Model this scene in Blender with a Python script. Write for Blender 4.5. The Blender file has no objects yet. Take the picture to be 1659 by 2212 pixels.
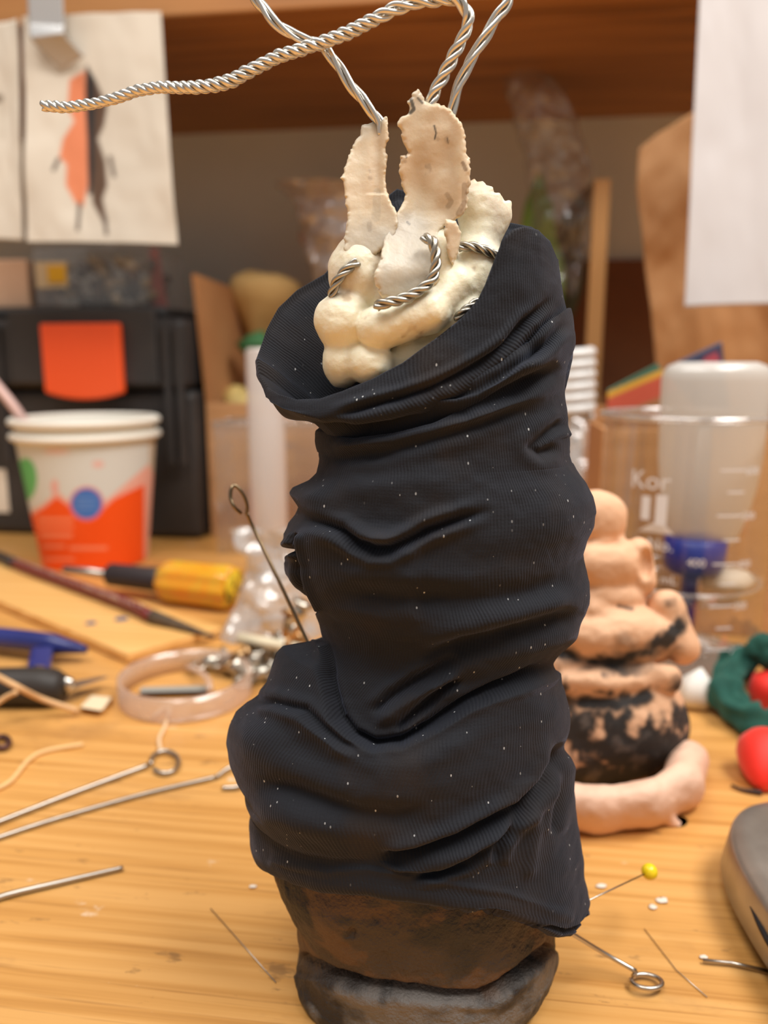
import bpy, math, random
import numpy as np
from mathutils import Vector, Matrix
import openvdb

# ------------------------------------------------------------------ camera, world, lights
H, PITCH, FPX = 0.16, math.radians(11.0), 1650.0
CX, CY = 829.5, 1106.0
sc = bpy.context.scene
cam_d = bpy.data.cameras.new('camera'); cam = bpy.data.objects.new('camera', cam_d)
sc.collection.objects.link(cam)
cam.location = (0, 0, H); cam.rotation_euler = (math.radians(90) - PITCH, 0, 0)
cam_d.sensor_fit = 'VERTICAL'; cam_d.sensor_height = 36.0; cam_d.sensor_width = 27.0
cam_d.lens = FPX / 2212 * 36.0
cam_d.clip_start = 0.005; cam_d.clip_end = 20
cam_d.dof.use_dof = True; cam_d.dof.focus_distance = 0.168; cam_d.dof.aperture_fstop = 9.5
sc.camera = cam

wd = bpy.data.worlds.new('world'); sc.world = wd; wd.use_nodes = True
wd.node_tree.nodes['Background'].inputs[0].default_value = (1.0, 0.93, 0.87, 1)
wd.node_tree.nodes['Background'].inputs[1].default_value = 0.36

def area(name, loc, target, sx, sy, power, col):
    l = bpy.data.lights.new(name, 'AREA'); l.shape = 'RECTANGLE'; l.size = sx; l.size_y = sy
    l.energy = power; l.color = col
    o = bpy.data.objects.new(name, l); sc.collection.objects.link(o); o.location = loc
    o.rotation_euler = (Vector(target) - Vector(loc)).to_track_quat('-Z', 'Y').to_euler()
    return o
area('ceiling_lamp_key', (0.62, 0.02, 1.25), (0.0, 0.30, 0.0), 0.9, 0.35, 19.0, (1.0, 0.96, 0.91))
area('ceiling_lamp_fill', (-0.35, 0.0, 1.35), (0.0, 0.25, 0.05), 1.1, 0.45, 14.0, (1.0, 0.96, 0.91))
sc.view_settings.view_transform = 'Standard'; sc.view_settings.look = 'None'
sc.view_settings.exposure = 0.0; sc.view_settings.gamma = 1.0
sc.view_settings.use_curve_mapping = False
sc.cycles.max_bounces = 10; sc.cycles.transparent_max_bounces = 16; sc.cycles.transmission_bounces = 8
sc.cycles.caustics_reflective = False; sc.cycles.caustics_refractive = False

# ------------------------------------------------------------------ pixel geometry helpers
SP, CP = math.sin(PITCH), math.cos(PITCH)
def ray(px, py):
    u = (np.asarray(px, float) - CX) / FPX; v = (CY - np.asarray(py, float)) / FPX
    return np.stack([u + 0 * v, CP + v * SP, -SP + v * CP], -1)
def P(px, py, Y):
    r = ray(px, py); t = np.asarray(Y) / r[..., 1]
    return r * t[..., None] + np.array([0, 0, H])
def G(px, py, z=0.0):
    r = ray(px, py); t = (z - H) / r[..., 2]
    return r * t[..., None] + np.array([0, 0, H])
def proj(p):
    p = np.asarray(p, float); d = p - np.array([0, 0, H])
    dep = d[..., 1] * CP - d[..., 2] * SP
    up = d[..., 1] * SP + d[..., 2] * CP
    return CX + FPX * d[..., 0] / dep, CY - FPX * up / dep
YAW = math.radians(7.5)
E1 = np.array([math.cos(YAW), -math.sin(YAW), 0.0]); E2 = np.array([math.sin(YAW), math.cos(YAW), 0.0])
def bench(a, b, z=0.0):           # bench frame: a along the wall, b away from the camera
    return E1 * a + E2 * b + np.array([0, 0, z])
def on_b(px, py, b):              # pixel -> point on the plane E2.p = b
    r = ray(px, py); t = b / (r @ E2)
    return r * t[..., None] + np.array([0, 0, H])

def lin(c):
    c = c / 255.0
    return c / 12.92 if c <= 0.04045 else ((c + 0.055) / 1.055) ** 2.4
def rgb(r, g, b): return (lin(r), lin(g), lin(b), 1.0)

# ------------------------------------------------------------------ noise
def vnoise(p, seed=0):
    p = np.asarray(p, float); i = np.floor(p).astype(np.int64); f = p - i; f = f * f * (3 - 2 * f)
    def h(a, b, c):
        n = (a * 374761393 + b * 668265263 + c * 2147483647 + seed * 1274126177) & 0xffffffff
        n = ((n ^ (n >> 13)) * 1274126177) & 0xffffffff
        n = (n ^ (n >> 16)) & 0xffff
        return n / 65535.0
    x, y, z = i[..., 0], i[..., 1], i[..., 2]; fx, fy, fz = f[..., 0], f[..., 1], f[..., 2]
    L = lambda a, b, t: a + (b - a) * t
    return L(L(L(h(x, y, z), h(x+1, y, z), fx), L(h(x, y+1, z), h(x+1, y+1, z), fx), fy),
             L(L(h(x, y, z+1), h(x+1, y, z+1), fx), L(h(x, y+1, z+1), h(x+1, y+1, z+1), fx), fy), fz) * 2 - 1
def fbm(p, oct=4, seed=0):
    s = 0; a = 1.0
    for k in range(oct):
        s = s + a * vnoise(p * 2 ** k, seed + k); a *= 0.5
    return s
def sstep(a, b, x):
    t = np.clip((x - a) / (b - a), 0, 1); return t * t * (3 - 2 * t)

# ------------------------------------------------------------------ materials
def mat(name, col=(0.5, 0.5, 0.5, 1), rough=0.6, metal=0.0, **kw):
    m = bpy.data.materials.new(name); m.use_nodes = True
    b = m.node_tree.nodes['Principled BSDF']
    b.inputs['Base Color'].default_value = col; b.inputs['Roughness'].default_value = rough
    b.inputs['Metallic'].default_value = metal
    for k, v in kw.items():
        b.inputs[k.replace('_', ' ')].default_value = v
    return m
def N(m, t, **kw):
    n = m.node_tree.nodes.new(t)
    for k, v in kw.items(): setattr(n, k, v)
    return n
def LK(m, a, b): m.node_tree.links.new(a, b)
def BS(m): return m.node_tree.nodes['Principled BSDF']
def ramp(m, stops):
    r = N(m, 'ShaderNodeValToRGB'); e = r.color_ramp.elements
    while len(e) < len(stops): e.new(0.5)
    for k, (p, c) in enumerate(stops): e[k].position = p; e[k].color = c
    return r
def noisy(name, c1, c2, scale=20, rough=0.6, bump=0.0, bscale=None, lo=0.35, hi=0.65, stretch=None, detail=5, metal=0.0, **kw):
    m = mat(name, c1, rough, metal, **kw)
    tc = N(m, 'ShaderNodeTexCoord'); mp = N(m, 'ShaderNodeMapping')
    if stretch: mp.inputs['Scale'].default_value = stretch
    LK(m, tc.outputs['Object'], mp.inputs['Vector'])
    n = N(m, 'ShaderNodeTexNoise'); n.inputs['Scale'].default_value = scale; n.inputs['Detail'].default_value = detail
    LK(m, mp.outputs[0], n.inputs['Vector'])
    r = ramp(m, [(lo, c1), (hi, c2)]); LK(m, n.outputs['Fac'], r.inputs[0]); LK(m, r.outputs[0], BS(m).inputs['Base Color'])
    if bump:
        n2 = N(m, 'ShaderNodeTexNoise'); n2.inputs['Scale'].default_value = bscale or scale * 4; n2.inputs['Detail'].default_value = 6
        LK(m, mp.outputs[0], n2.inputs['Vector'])
        b = N(m, 'ShaderNodeBump'); b.inputs['Strength'].default_value = 1.0; b.inputs['Distance'].default_value = bump
        LK(m, n2.outputs['Fac'], b.inputs['Height']); LK(m, b.outputs[0], BS(m).inputs['Normal'])
    return m
def clear(name, col=(0.9, 0.9, 0.9, 1), alpha=0.15, rough=0.08, crinkle=0.0, cscale=200, edge=0.5, body=0.0):
    """thin see-through plastic or glass: transparent, with a glossy coat stronger at grazing angles and a milky body"""
    m = bpy.data.materials.new(name); m.use_nodes = True; nt = m.node_tree; nt.nodes.clear()
    out = nt.nodes.new('ShaderNodeOutputMaterial')
    tr = nt.nodes.new('ShaderNodeBsdfTransparent'); tr.inputs[0].default_value = (0.96, 0.96, 0.96, 1)
    gl = nt.nodes.new('ShaderNodeBsdfPrincipled'); gl.inputs['Base Color'].default_value = col
    gl.inputs['Roughness'].default_value = rough; gl.inputs['Transmission Weight'].default_value = 0.0
    gs = nt.nodes.new('ShaderNodeBsdfGlossy'); gs.inputs['Roughness'].default_value = rough
    lw = nt.nodes.new('ShaderNodeLayerWeight'); lw.inputs['Blend'].default_value = 0.25
    m1 = nt.nodes.new('ShaderNodeMath'); m1.operation = 'MULTIPLY_ADD'
    m1.inputs[1].default_value = edge; m1.inputs[2].default_value = alpha; m1.use_clamp = True
    LK(m, lw.outputs['Facing'], m1.inputs[0])
    mb = nt.nodes.new('ShaderNodeMixShader'); mb.inputs[0].default_value = 1 - body
    LK(m, gl.outputs[0], mb.inputs[1]); LK(m, gs.outputs[0], mb.inputs[2])
    mx = nt.nodes.new('ShaderNodeMixShader')
    LK(m, m1.outputs[0], mx.inputs[0]); LK(m, tr.outputs[0], mx.inputs[1]); LK(m, mb.outputs[0], mx.inputs[2])
    if crinkle:
        tc = nt.nodes.new('ShaderNodeTexCoord'); n = nt.nodes.new('ShaderNodeTexNoise'); n.inputs['Scale'].default_value = cscale
        LK(m, tc.outputs['Object'], n.inputs['Vector'])
        b = nt.nodes.new('ShaderNodeBump'); b.inputs['Distance'].default_value = crinkle
        LK(m, n.outputs['Fac'], b.inputs['Height'])
        for s in (gl, gs, lw): LK(m, b.outputs[0], s.inputs['Normal'])
    LK(m, mx.outputs[0], out.inputs[0])
    return m
def painted(name, rough=0.6, sheen=0.0, bump=0.0, bscale=300, **kw):
    m = mat(name, rough=rough, **kw)
    a = N(m, 'ShaderNodeVertexColor', layer_name='paint'); LK(m, a.outputs['Color'], BS(m).inputs['Base Color'])
    if bump:
        tc = N(m, 'ShaderNodeTexCoord'); n = N(m, 'ShaderNodeTexNoise'); n.inputs['Scale'].default_value = bscale; n.inputs['Detail'].default_value = 6
        LK(m, tc.outputs['Object'], n.inputs['Vector'])
        b = N(m, 'ShaderNodeBump'); b.inputs['Distance'].default_value = bump
        LK(m, n.outputs['Fac'], b.inputs['Height']); LK(m, b.outputs[0], BS(m).inputs['Normal'])
    return m

# ------------------------------------------------------------------ object helpers
def set_parent(o, parent):
    if parent is not None:
        o.parent = parent
        loc = Vector(parent.location); q = parent.parent
        while q is not None: q = q.parent
        o.matrix_parent_inverse = Matrix.Translation(-loc) if parent.type == 'EMPTY' else Matrix.Identity(4)
def obj(name, v, f, m, parent=None, smooth=True, paint=None, uv=None):
    v = np.asarray(v, dtype=np.float32).reshape(-1, 3)
    me = bpy.data.meshes.new(name)
    if isinstance(f, np.ndarray):
        k = f.shape[1]
        me.vertices.add(len(v)); me.vertices.foreach_set('co', v.ravel())
        me.loops.add(f.size); me.loops.foreach_set('vertex_index', f.astype(np.int32).ravel())
        me.polygons.add(len(f)); me.polygons.foreach_set('loop_start', np.arange(0, f.size, k, dtype=np.int32))
        me.update(calc_edges=True); me.validate()
    else:
        me.from_pydata([tuple(map(float, p)) for p in v], [], f); me.update()
    if smooth: me.polygons.foreach_set('use_smooth', np.ones(len(me.polygons), dtype=bool))
    if paint is not None:
        a = me.color_attributes.new('paint', 'FLOAT_COLOR', 'POINT')
        c = np.ones((len(v), 4), dtype=np.float32); c[:, :3] = np.asarray(paint)[:, :3]
        a.data.foreach_set('color', c.ravel())
    if uv is not None:
        l = me.uv_layers.new(name='UVMap'); li = np.empty(len(me.loops), dtype=np.int32)
        me.loops.foreach_get('vertex_index', li); l.data.foreach_set('uv', np.asarray(uv, dtype=np.float32)[li].ravel())
    me.materials.append(m)
    o = bpy.data.objects.new(name, me); sc.collection.objects.link(o)
    set_parent(o, parent)
    return o
def thing(name, label, cat, loc=(0, 0, 0), group=None):
    o = bpy.data.objects.new(name, None); sc.collection.objects.link(o); o.location = tuple(map(float, loc))
    o.empty_display_size = 0.01
    return tag(o, label, cat, group)
def tag(o, label, cat, group=None):
    o['label'] = label; o['category'] = cat
    if group: o['group'] = group
    return o
def merge(parts):
    V = []; F = []; n = 0
    for v, f in parts:
        V.append(np.asarray(v, float)); F += [tuple(int(i) + n for i in q) for q in f]; n += len(v)
    return np.concatenate(V), F
def bevel(o, w, seg=2):
    md = o.modifiers.new('bevel', 'BEVEL'); md.width = w; md.segments = seg; md.limit_method = 'ANGLE'
    return o
def hexa(c8):     # 4 bottom corners ccw, 4 top corners
    return np.array(c8, float), [(3, 2, 1, 0), (4, 5, 6, 7), (0, 1, 5, 4), (1, 2, 6, 5), (2, 3, 7, 6), (3, 0, 4, 7)]
def box(a0, a1, b0, b1, z0, z1, frame=bench):
    return hexa([frame(a0, b0, z0), frame(a1, b0, z0), frame(a1, b1, z0), frame(a0, b1, z0),
                 frame(a0, b0, z1), frame(a1, b0, z1), frame(a1, b1, z1), frame(a0, b1, z1)])
def basis(d):
    d = np.asarray(d, float); d = d / np.linalg.norm(d)
    a = np.array([0, 0, 1.0]) if abs(d[2]) < 0.9 else np.array([1.0, 0, 0])
    u = np.cross(d, a); u /= np.linalg.norm(u); return d, u, np.cross(d, u)
def crom(pts, n):
    pts = np.asarray(pts, float); m = len(pts)
    if m == 2: t = np.linspace(0, 1, n)[:, None]; return pts[0] * (1 - t) + pts[1] * t
    e = np.concatenate([[2 * pts[0] - pts[1]], pts, [2 * pts[-1] - pts[-2]]])
    seg = np.linalg.norm(np.diff(pts, axis=0), axis=1); cum = np.concatenate([[0], np.cumsum(seg)])
    s = np.linspace(0, cum[-1] * 0.999999, n); k = np.clip(np.searchsorted(cum, s, side='right') - 1, 0, m - 2)
    t = ((s - cum[k]) / np.maximum(seg[k], 1e-12))[:, None]
    p0, p1, p2, p3 = e[k], e[k + 1], e[k + 2], e[k + 3]
    return 0.5 * ((2 * p1) + (-p0 + p2) * t + (2 * p0 - 5 * p1 + 4 * p2 - p3) * t ** 2 + (-p0 + 3 * p1 - 3 * p2 + p3) * t ** 3)
def frames(c):
    t = np.gradient(c, axis=0); t /= np.linalg.norm(t, axis=1)[:, None]
    U = np.zeros_like(c); _, u, _ = basis(t[0])
    for i in range(len(c)):
        u = u - t[i] * np.dot(u, t[i]); u /= np.linalg.norm(u); U[i] = u
    return t, U, np.cross(t, U)
def tube(c, r, seg=10, closed=False):
    c = np.asarray(c, float); n = len(c); r = np.broadcast_to(np.asarray(r, float), (n,))
    t, U, W = frames(c)
    a = np.linspace(0, 2 * math.pi, seg, endpoint=False)
    v = c[:, None] + r[:, None, None] * (np.cos(a)[None, :, None] * U[:, None] + np.sin(a)[None, :, None] * W[:, None])
    f = []
    for i in range(n if closed else n - 1):
        for j in range(seg):
            a0, b0 = i * seg + j, i * seg + (j + 1) % seg
            i2 = (i + 1) % n; a1, b1 = i2 * seg + j, i2 * seg + (j + 1) % seg
            f.append((a0, b0, b1, a1))
    v = v.reshape(-1, 3)
    if not closed:
        f.append(tuple(range(seg))[::-1]); f.append(tuple((n - 1) * seg + j for j in range(seg)))
    return v, f
def lathe(prof, centre, axis=(0, 0, 1), seg=48, caps=True, ell=1.0):
    d, u, w = basis(axis); c = np.asarray(centre, float)
    v = []; f = []
    for (r, h) in prof:
        for j in range(seg):
            a = 2 * math.pi * j / seg
            v.append(c + d * h + r * (math.cos(a) * u + ell * math.sin(a) * w))
    m = len(prof)
    for i in range(m - 1):
        for j in range(seg):
            f.append((i * seg + j, i * seg + (j + 1) % seg, (i + 1) * seg + (j + 1) % seg, (i + 1) * seg + j))
    if caps:
        f.append(tuple(range(seg))[::-1]); f.append(tuple((m - 1) * seg + j for j in range(seg)))
    return np.array(v), f
def grid_faces(nr, nc, wrap=False):
    i, j = np.meshgrid(np.arange(nr - 1), np.arange(nc if wrap else nc - 1), indexing='ij')
    j2 = (j + 1) % nc
    return np.stack([i * nc + j, i * nc + j2, (i + 1) * nc + j2, (i + 1) * nc + j], -1).reshape(-1, 4)
def sheet(fn, nu, nv, thick=0.0003):
    """fn(u,v)->points; a closed thin slab"""
    u, v = np.meshgrid(np.linspace(0, 1, nu), np.linspace(0, 1, nv), indexing='xy')
    p = fn(u, v); n = np.cross(np.gradient(p, axis=1), np.gradient(p, axis=0)); n /= np.linalg.norm(n, axis=-1)[..., None] + 1e-12
    a = p + n * thick / 2; b = p - n * thick / 2
    f = grid_faces(nv, nu); k = nu * nv
    F = [f, f[:, ::-1] + k]
    idx = np.arange(k).reshape(nv, nu)
    for e in (idx[0, :], idx[-1, ::-1], idx[::-1, 0], idx[:, -1]):
        F.append(np.stack([e[1:], e[:-1], e[:-1] + k, e[1:] + k], -1))
    V = np.concatenate([a.reshape(-1, 3), b.reshape(-1, 3)]); uv = np.stack([u, v], -1).reshape(-1, 2)
    return V, np.concatenate(F), np.concatenate([uv, uv])
def quadsheet(c4, bulge=0.0, wob=0.0, seed=0, nu=60, nv=60, thick=0.0003):
    c4 = np.asarray(c4, float)   # TL TR BR BL
    nrm = np.cross(c4[1] - c4[0], c4[3] - c4[0]); nrm /= np.linalg.norm(nrm)
    def fn(u, v):
        u = u[..., None]; w = v[..., None]
        p = (c4[0] * (1 - u) + c4[1] * u) * (1 - w) + (c4[3] * (1 - u) + c4[2] * u) * w
        d = bulge * np.sin(np.pi * u) * np.sin(np.pi * w)
        d = d + wob * fbm(np.concatenate([u * 3, w * 3, 0 * u], -1), 3, seed)[..., None]
        return p + nrm * d
    return sheet(fn, nu, nv, thick)
def sd_seg(x, y, a, b):
    ax, ay = a; bx, by = b; dx, dy = bx - ax, by - ay; L = dx * dx + dy * dy + 1e-9
    t = np.clip(((x - ax) * dx + (y - ay) * dy) / L, 0, 1)
    return np.hypot(x - ax - t * dx, y - ay - t * dy), t
def polyline_d(x, y, pts):
    pts = np.asarray(pts, float); seg = np.linalg.norm(np.diff(pts, axis=0), axis=1); cum = np.concatenate([[0], np.cumsum(seg)])
    best = np.full(x.shape, 1e9); s = np.zeros(x.shape)
    for i in range(len(pts) - 1):
        d, t = sd_seg(x, y, pts[i], pts[i + 1]); m = d < best
        best = np.where(m, d, best); s = np.where(m, (cum[i] + t * seg[i]) / cum[-1], s)
    return best, s
def poly_sd(x, y, pts):
    pts = [tuple(p) for p in pts]; d = np.full(x.shape, 1e9); ins = np.zeros(x.shape, bool)
    for i in range(len(pts)):
        a, b = pts[i], pts[(i + 1) % len(pts)]
        d = np.minimum(d, sd_seg(x, y, a, b)[0])
        c = ((a[1] > y) != (b[1] > y)) & (x < (b[0] - a[0]) * (y - a[1]) / (b[1] - a[1] + 1e-12) + a[0])
        ins ^= c
    return np.where(ins, -d, d)
def smin(a, b, k):
    h = np.clip(0.5 + 0.5 * (b - a) / k, 0, 1); return b + (a - b) * h - k * h * (1 - h)
def smax(a, b, k): return -smin(-a, -b, k)
def vdb_mesh(field):
    g = openvdb.FloatGrid(5.0); g.copyFromArray(field.astype(np.float32))
    p, q = g.convertToQuads(0.0)
    return p, q[:, ::-1].astype(np.int32)

Y0 = 0.177
S = float(np.linalg.norm(P(830, 1106, Y0) - P(831, 1106, Y0)))     # metres per pixel at the sculpture
def Q(px, py, d=0.0):      # pixel + offset towards the camera in pixels at the sculpture's distance
    return P(px, py, Y0 - np.asarray(d, float) * S)

# ------------------------------------------------------------------ setting: table, wall, shelf
def wood(name, c_lo, c_mid, c_hi, grain=1.0, rough=0.38, spots=True, axis=0, gsc=70.0):
    m = mat(name, c_mid, rough)
    tc = N(m, 'ShaderNodeTexCoord'); mp = N(m, 'ShaderNodeMapping'); LK(m, tc.outputs['Object'], mp.inputs['Vector'])
    mp.inputs['Rotation'].default_value = (0, 0, YAW)
    mp2 = N(m, 'ShaderNodeMapping'); mp2.inputs['Scale'].default_value = (1.2, gsc, gsc); LK(m, mp.outputs[0], mp2.inputs['Vector'])
    n1 = N(m, 'ShaderNodeTexNoise'); n1.inputs['Scale'].default_value = 4.0; n1.inputs['Detail'].default_value = 7; n1.inputs['Distortion'].default_value = 0.4
    LK(m, mp2.outputs[0], n1.inputs['Vector'])
    r1 = ramp(m, [(0.30, c_lo), (0.44, c_mid), (0.62, c_hi)]); LK(m, n1.outputs['Fac'], r1.inputs[0])
    mp3 = N(m, 'ShaderNodeMapping'); mp3.inputs['Scale'].default_value = (4.0, gsc * 3, gsc * 3); LK(m, mp.outputs[0], mp3.inputs['Vector'])
    n2 = N(m, 'ShaderNodeTexNoise'); n2.inputs['Scale'].default_value = 3.0; n2.inputs['Detail'].default_value = 8
    LK(m, mp3.outputs[0], n2.inputs['Vector'])
    r2 = ramp(m, [(0.30, (0.42, 0.33, 0.25, 1)), (0.42, (1, 1, 1, 1))]); LK(m, n2.outputs['Fac'], r2.inputs[0])
    mx = N(m, 'ShaderNodeMix', data_type='RGBA', blend_type='MULTIPLY'); mx.inputs[0].default_value = 0.55 * grain
    LK(m, r1.outputs[0], mx.inputs[6]); LK(m, r2.outputs[0], mx.inputs[7])
    col = mx.outputs[2]
    if spots:
        for sc_, lo, hi, c, fac, str_ in ((26, 0.58, 0.70, rgb(140, 96, 56), 0.45, (0.5, 1, 1)), (48, 0.655, 0.70, rgb(232, 214, 192), 0.7, (0.7, 1.2, 1)), (130, 0.63, 0.70, rgb(104, 72, 44), 0.6, (0.4, 1, 1))):
            mq = N(m, 'ShaderNodeMapping'); mq.inputs['Scale'].default_value = str_; mq.inputs['Location'].default_value = (sc_, 0.3, 0)
            LK(m, mp.outputs[0], mq.inputs['Vector'])
            n3 = N(m, 'ShaderNodeTexNoise'); n3.inputs['Scale'].default_value = sc_; n3.inputs['Detail'].default_value = 6; n3.inputs['Roughness'].default_value = 0.62
            LK(m, mq.outputs[0], n3.inputs['Vector'])
            r3 = ramp(m, [(lo, (0, 0, 0, 1)), (hi, (fac, fac, fac, 1))]); LK(m, n3.outputs['Fac'], r3.inputs[0])
            mm = N(m, 'ShaderNodeMix', data_type='RGBA'); LK(m, r3.outputs[0], mm.inputs[0]); LK(m, col, mm.inputs[6]); mm.inputs[7].default_value = c
            col = mm.outputs[2]
    LK(m, col, BS(m).inputs['Base Color'])
    b = N(m, 'ShaderNodeBump'); b.inputs['Distance'].default_value = 0.00012; b.inputs['Strength'].default_value = 0.6
    LK(m, n2.outputs['Fac'], b.inputs['Height']); LK(m, b.outputs[0], BS(m).inputs['Normal'])
    return m
M_table = wood('bench_wood', rgb(188, 132, 66), rgb(205, 149, 80), rgb(216, 162, 94), 0.95, 0.38)
M_shelf = wood('shelf_wood', rgb(128, 84, 40), rgb(156, 104, 54), rgb(172, 118, 64), 0.6, 0.5, spots=False, gsc=18)
WB = 0.93
v, f = box(-1.6, 1.6, -0.5, WB, -0.03, 0.0)
tag(bevel(obj('workbench', v, f, M_table, smooth=False), 0.002), 'scratched honey coloured wooden workbench top everything stands on', 'workbench')
M_wall = noisy('wall_paint', rgb(204, 204, 192), rgb(214, 214, 202), 6, 0.8, 0.0004, 80)
v, f = box(-2.0, 2.0, WB, WB + 0.05, -0.6, 1.2)
obj('wall_back', v, f, M_wall, smooth=False)['kind'] = 'structure'
ZS = 0.425
t = thing('wall_shelf', 'thick orange brown wooden shelf fixed to the wall above the bench', 'shelf', bench(0, 0.6, ZS))
v, f = box(-1.6, 1.6, 0.66, WB, ZS, ZS + 0.022); obj('shelf_board', v, f, M_shelf, t, False)
v, f = box(-1.6, 1.6, 0.63, 0.66, ZS - 0.0, ZS + 0.12); bevel(obj('front_board', v, f, M_shelf, t, False), 0.002)

# ------------------------------------------------------------------ the wrapped sculpture
SCU = thing('wrapped_sculpture', 'tall black cloth wrapped sculpture with cream foam and twisted wires on a dark clay base', 'sculpture', (P(900, 1106, Y0)[0], Y0, 0))

def zpix(py, y):       # height of the point seen at row py at depth y (no roll, x drops out)
    return H - y * np.tan(PITCH + np.arctan((np.asarray(py, float) - CY) / FPX))
def pixrow(z, y):
    return CY + FPX * np.tan(np.arctan((H - z) / y) - PITCH)
def xw(px, py):        # world x of a silhouette pixel on the plane Y0
    return P(px, py, Y0)[..., 0]

def half(Lpx, yL, Rpx, yR, k, c, sgn, rowfn):
    """one half (front sgn=+1, back -1) of a closed ring; rowfn(px, c, y, x) -> z"""
    xl, xr = xw(Lpx, yL), xw(Rpx, yR); xc, w = (xl + xr) / 2, (xr - xl) / 2
    x = xc + w * c; y = Y0 - sgn * k * w * np.sqrt(np.clip(1 - c * c, 0, 1)); z = np.zeros_like(x)
    zl, zr = zpix(yL, Y0), zpix(yR, Y0)
    z = zl + (zr - zl) * (c + 1) / 2
    for _ in range(5):
        px, _py = proj(np.stack([x, y, z], -1)); z = rowfn(px, c, y, x, zl, zr)
    return np.stack([x, y, z], -1)

def poly_row(poly):
    poly = np.array(poly, float)
    return lambda px, c, y, x, zl, zr: zpix(np.interp(px, poly[:, 0], poly[:, 1]), y)
def flat_row(z0=None):
    return lambda px, c, y, x, zl, zr: zl + (zr - zl) * (c + 1) / 2
def mix_row(a, b, t):
    return lambda *q: a(*q) * (1 - t) + b(*q) * t

NF, NB = 580, 150
thF = np.linspace(math.pi, 0, NF); cF = np.cos(thF)                 # left -> right, front
thB = np.linspace(0, math.pi, NB + 2)[1:-1]; cB = np.cos(thB)       # right -> left, back
def ring(Lpx, yL, Rpx, yR, kf, kb, front, back=None):
    a = half(Lpx, yL, Rpx, yR, kf, cF, 1, front)
    b = half(Lpx, yL, Rpx, yR, kb, cB, -1, back or flat_row())
    return np.concatenate([a, b])
def loft(rings, total):
    R_ = np.array(rings); n = len(R_)
    d = np.linalg.norm(np.diff(R_, axis=0), axis=2).mean(1)
    cnt = np.maximum(2, np.round(d / d.sum() * total).astype(int))
    E = np.concatenate([[2 * R_[0] - R_[1]], R_, [2 * R_[-1] - R_[-2]]]); out = []
    for k in range(n - 1):
        t = (np.arange(cnt[k]) / cnt[k])[:, None, None]
        p0, p1, p2, p3 = E[k], E[k + 1], E[k + 2], E[k + 3]
        out.append(0.5 * ((2 * p1) + (-p0 + p2) * t + (2 * p0 - 5 * p1 + 4 * p2 - p3) * t ** 2 + (-p0 + 3 * p1 - 3 * p2 + p3) * t ** 3))
    out.append(R_[-1][None])
    return np.concatenate(out)
def gnormals(g):
    du = np.roll(g, -1, 1) - np.roll(g, 1, 1); dv = np.gradient(g, axis=0)
    n = np.cross(du, dv); return -n / (np.linalg.norm(n, axis=-1)[..., None] + 1e-15)

# silhouettes of the cloth (fine = photographed outline, smooth = carrier)
SL = np.array([(960, 682), (990, 690), (1020, 686), (1040, 672), (1056, 642), (1066, 637), (1080, 644), (1095, 652), (1112, 640), (1130, 624), (1150, 618), (1172, 622), (1188, 640), (1200, 630), (1215, 622), (1235, 628), (1260, 652), (1290, 672), (1320, 683), (1350, 692), (1385, 703), (1400, 690), (1410, 628), (1425, 614), (1450, 607), (1485, 599), (1515, 580), (1530, 556), (1550, 534), (1570, 525), (1600, 522), (1630, 530), (1655, 550), (1668, 572), (1678, 590), (1690, 580), (1720, 564), (1760, 566), (1800, 575), (1830, 588), (1855, 594)], float)
SR = np.array([(700, 1231), (770, 1238), (820, 1226), (880, 1213), (930, 1222), (980, 1226), (1010, 1240), (1040, 1260), (1070, 1273), (1100, 1278), (1130, 1274), (1160, 1260), (1190, 1255), (1215, 1262), (1250, 1270), (1290, 1268), (1320, 1257), (1350, 1240), (1380, 1218), (1410, 1196), (1435, 1182), (1470, 1184), (1510, 1194), (1545, 1198), (1575, 1190), (1600, 1192), (1650, 1204), (1700, 1214), (1750, 1226), (1800, 1239), (1830, 1246), (1880, 1247), (1930, 1247), (1955, 1252)], float)
def smooth_prof(a, s):
    ys = np.arange(a[0, 0], a[-1, 0] + 1, 4.0); v = np.interp(ys, a[:, 0], a[:, 1])
    k = np.exp(-0.5 * (np.arange(-60, 61) * 4.0 / s) ** 2); k /= k.sum()
    v = np.convolve(np.pad(v, 60, mode='edge'), k, 'valid'); return lambda y: np.interp(y, ys, v)
Lf = lambda y: np.interp(y, SL[:, 0], SL[:, 1]); Rf = lambda y: np.interp(y, SR[:, 0], SR[:, 1])
Ls, Rs = smooth_prof(SL, 34), smooth_prof(SR, 14)

crestF = [(556, 775), (562, 810), (578, 838), (600, 852), (640, 864), (690, 862), (740, 846), (800, 822), (870, 785), (940, 735), (1000, 688), (1035, 650), (1060, 600), (1078, 550), (1092, 518), (1112, 500), (1135, 492), (1165, 500), (1190, 525), (1205, 560)]
crestB = [(556, 775), (575, 715), (600, 672), (640, 636), (700, 603), (760, 540), (800, 470), (858, 428), (910, 440), (1000, 458), (1100, 490), (1150, 498), (1190, 525), (1205, 560)]
B1 = [(557, 800), (575, 858), (610, 880), (650, 886), (720, 878), (790, 862), (880, 822), (960, 775), (1030, 722), (1080, 660), (1110, 600), (1140, 560), (1170, 555), (1205, 585)]
C1 = [(563, 825), (590, 872), (630, 890), (690, 907), (760, 900), (840, 880), (920, 848), (1010, 800), (1090, 740), (1150, 680), (1190, 635), (1210, 615)]
cr = ring(556, 775, 1205, 560, 0.50, 0.50, poly_row(crestF), poly_row(crestB))
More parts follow.
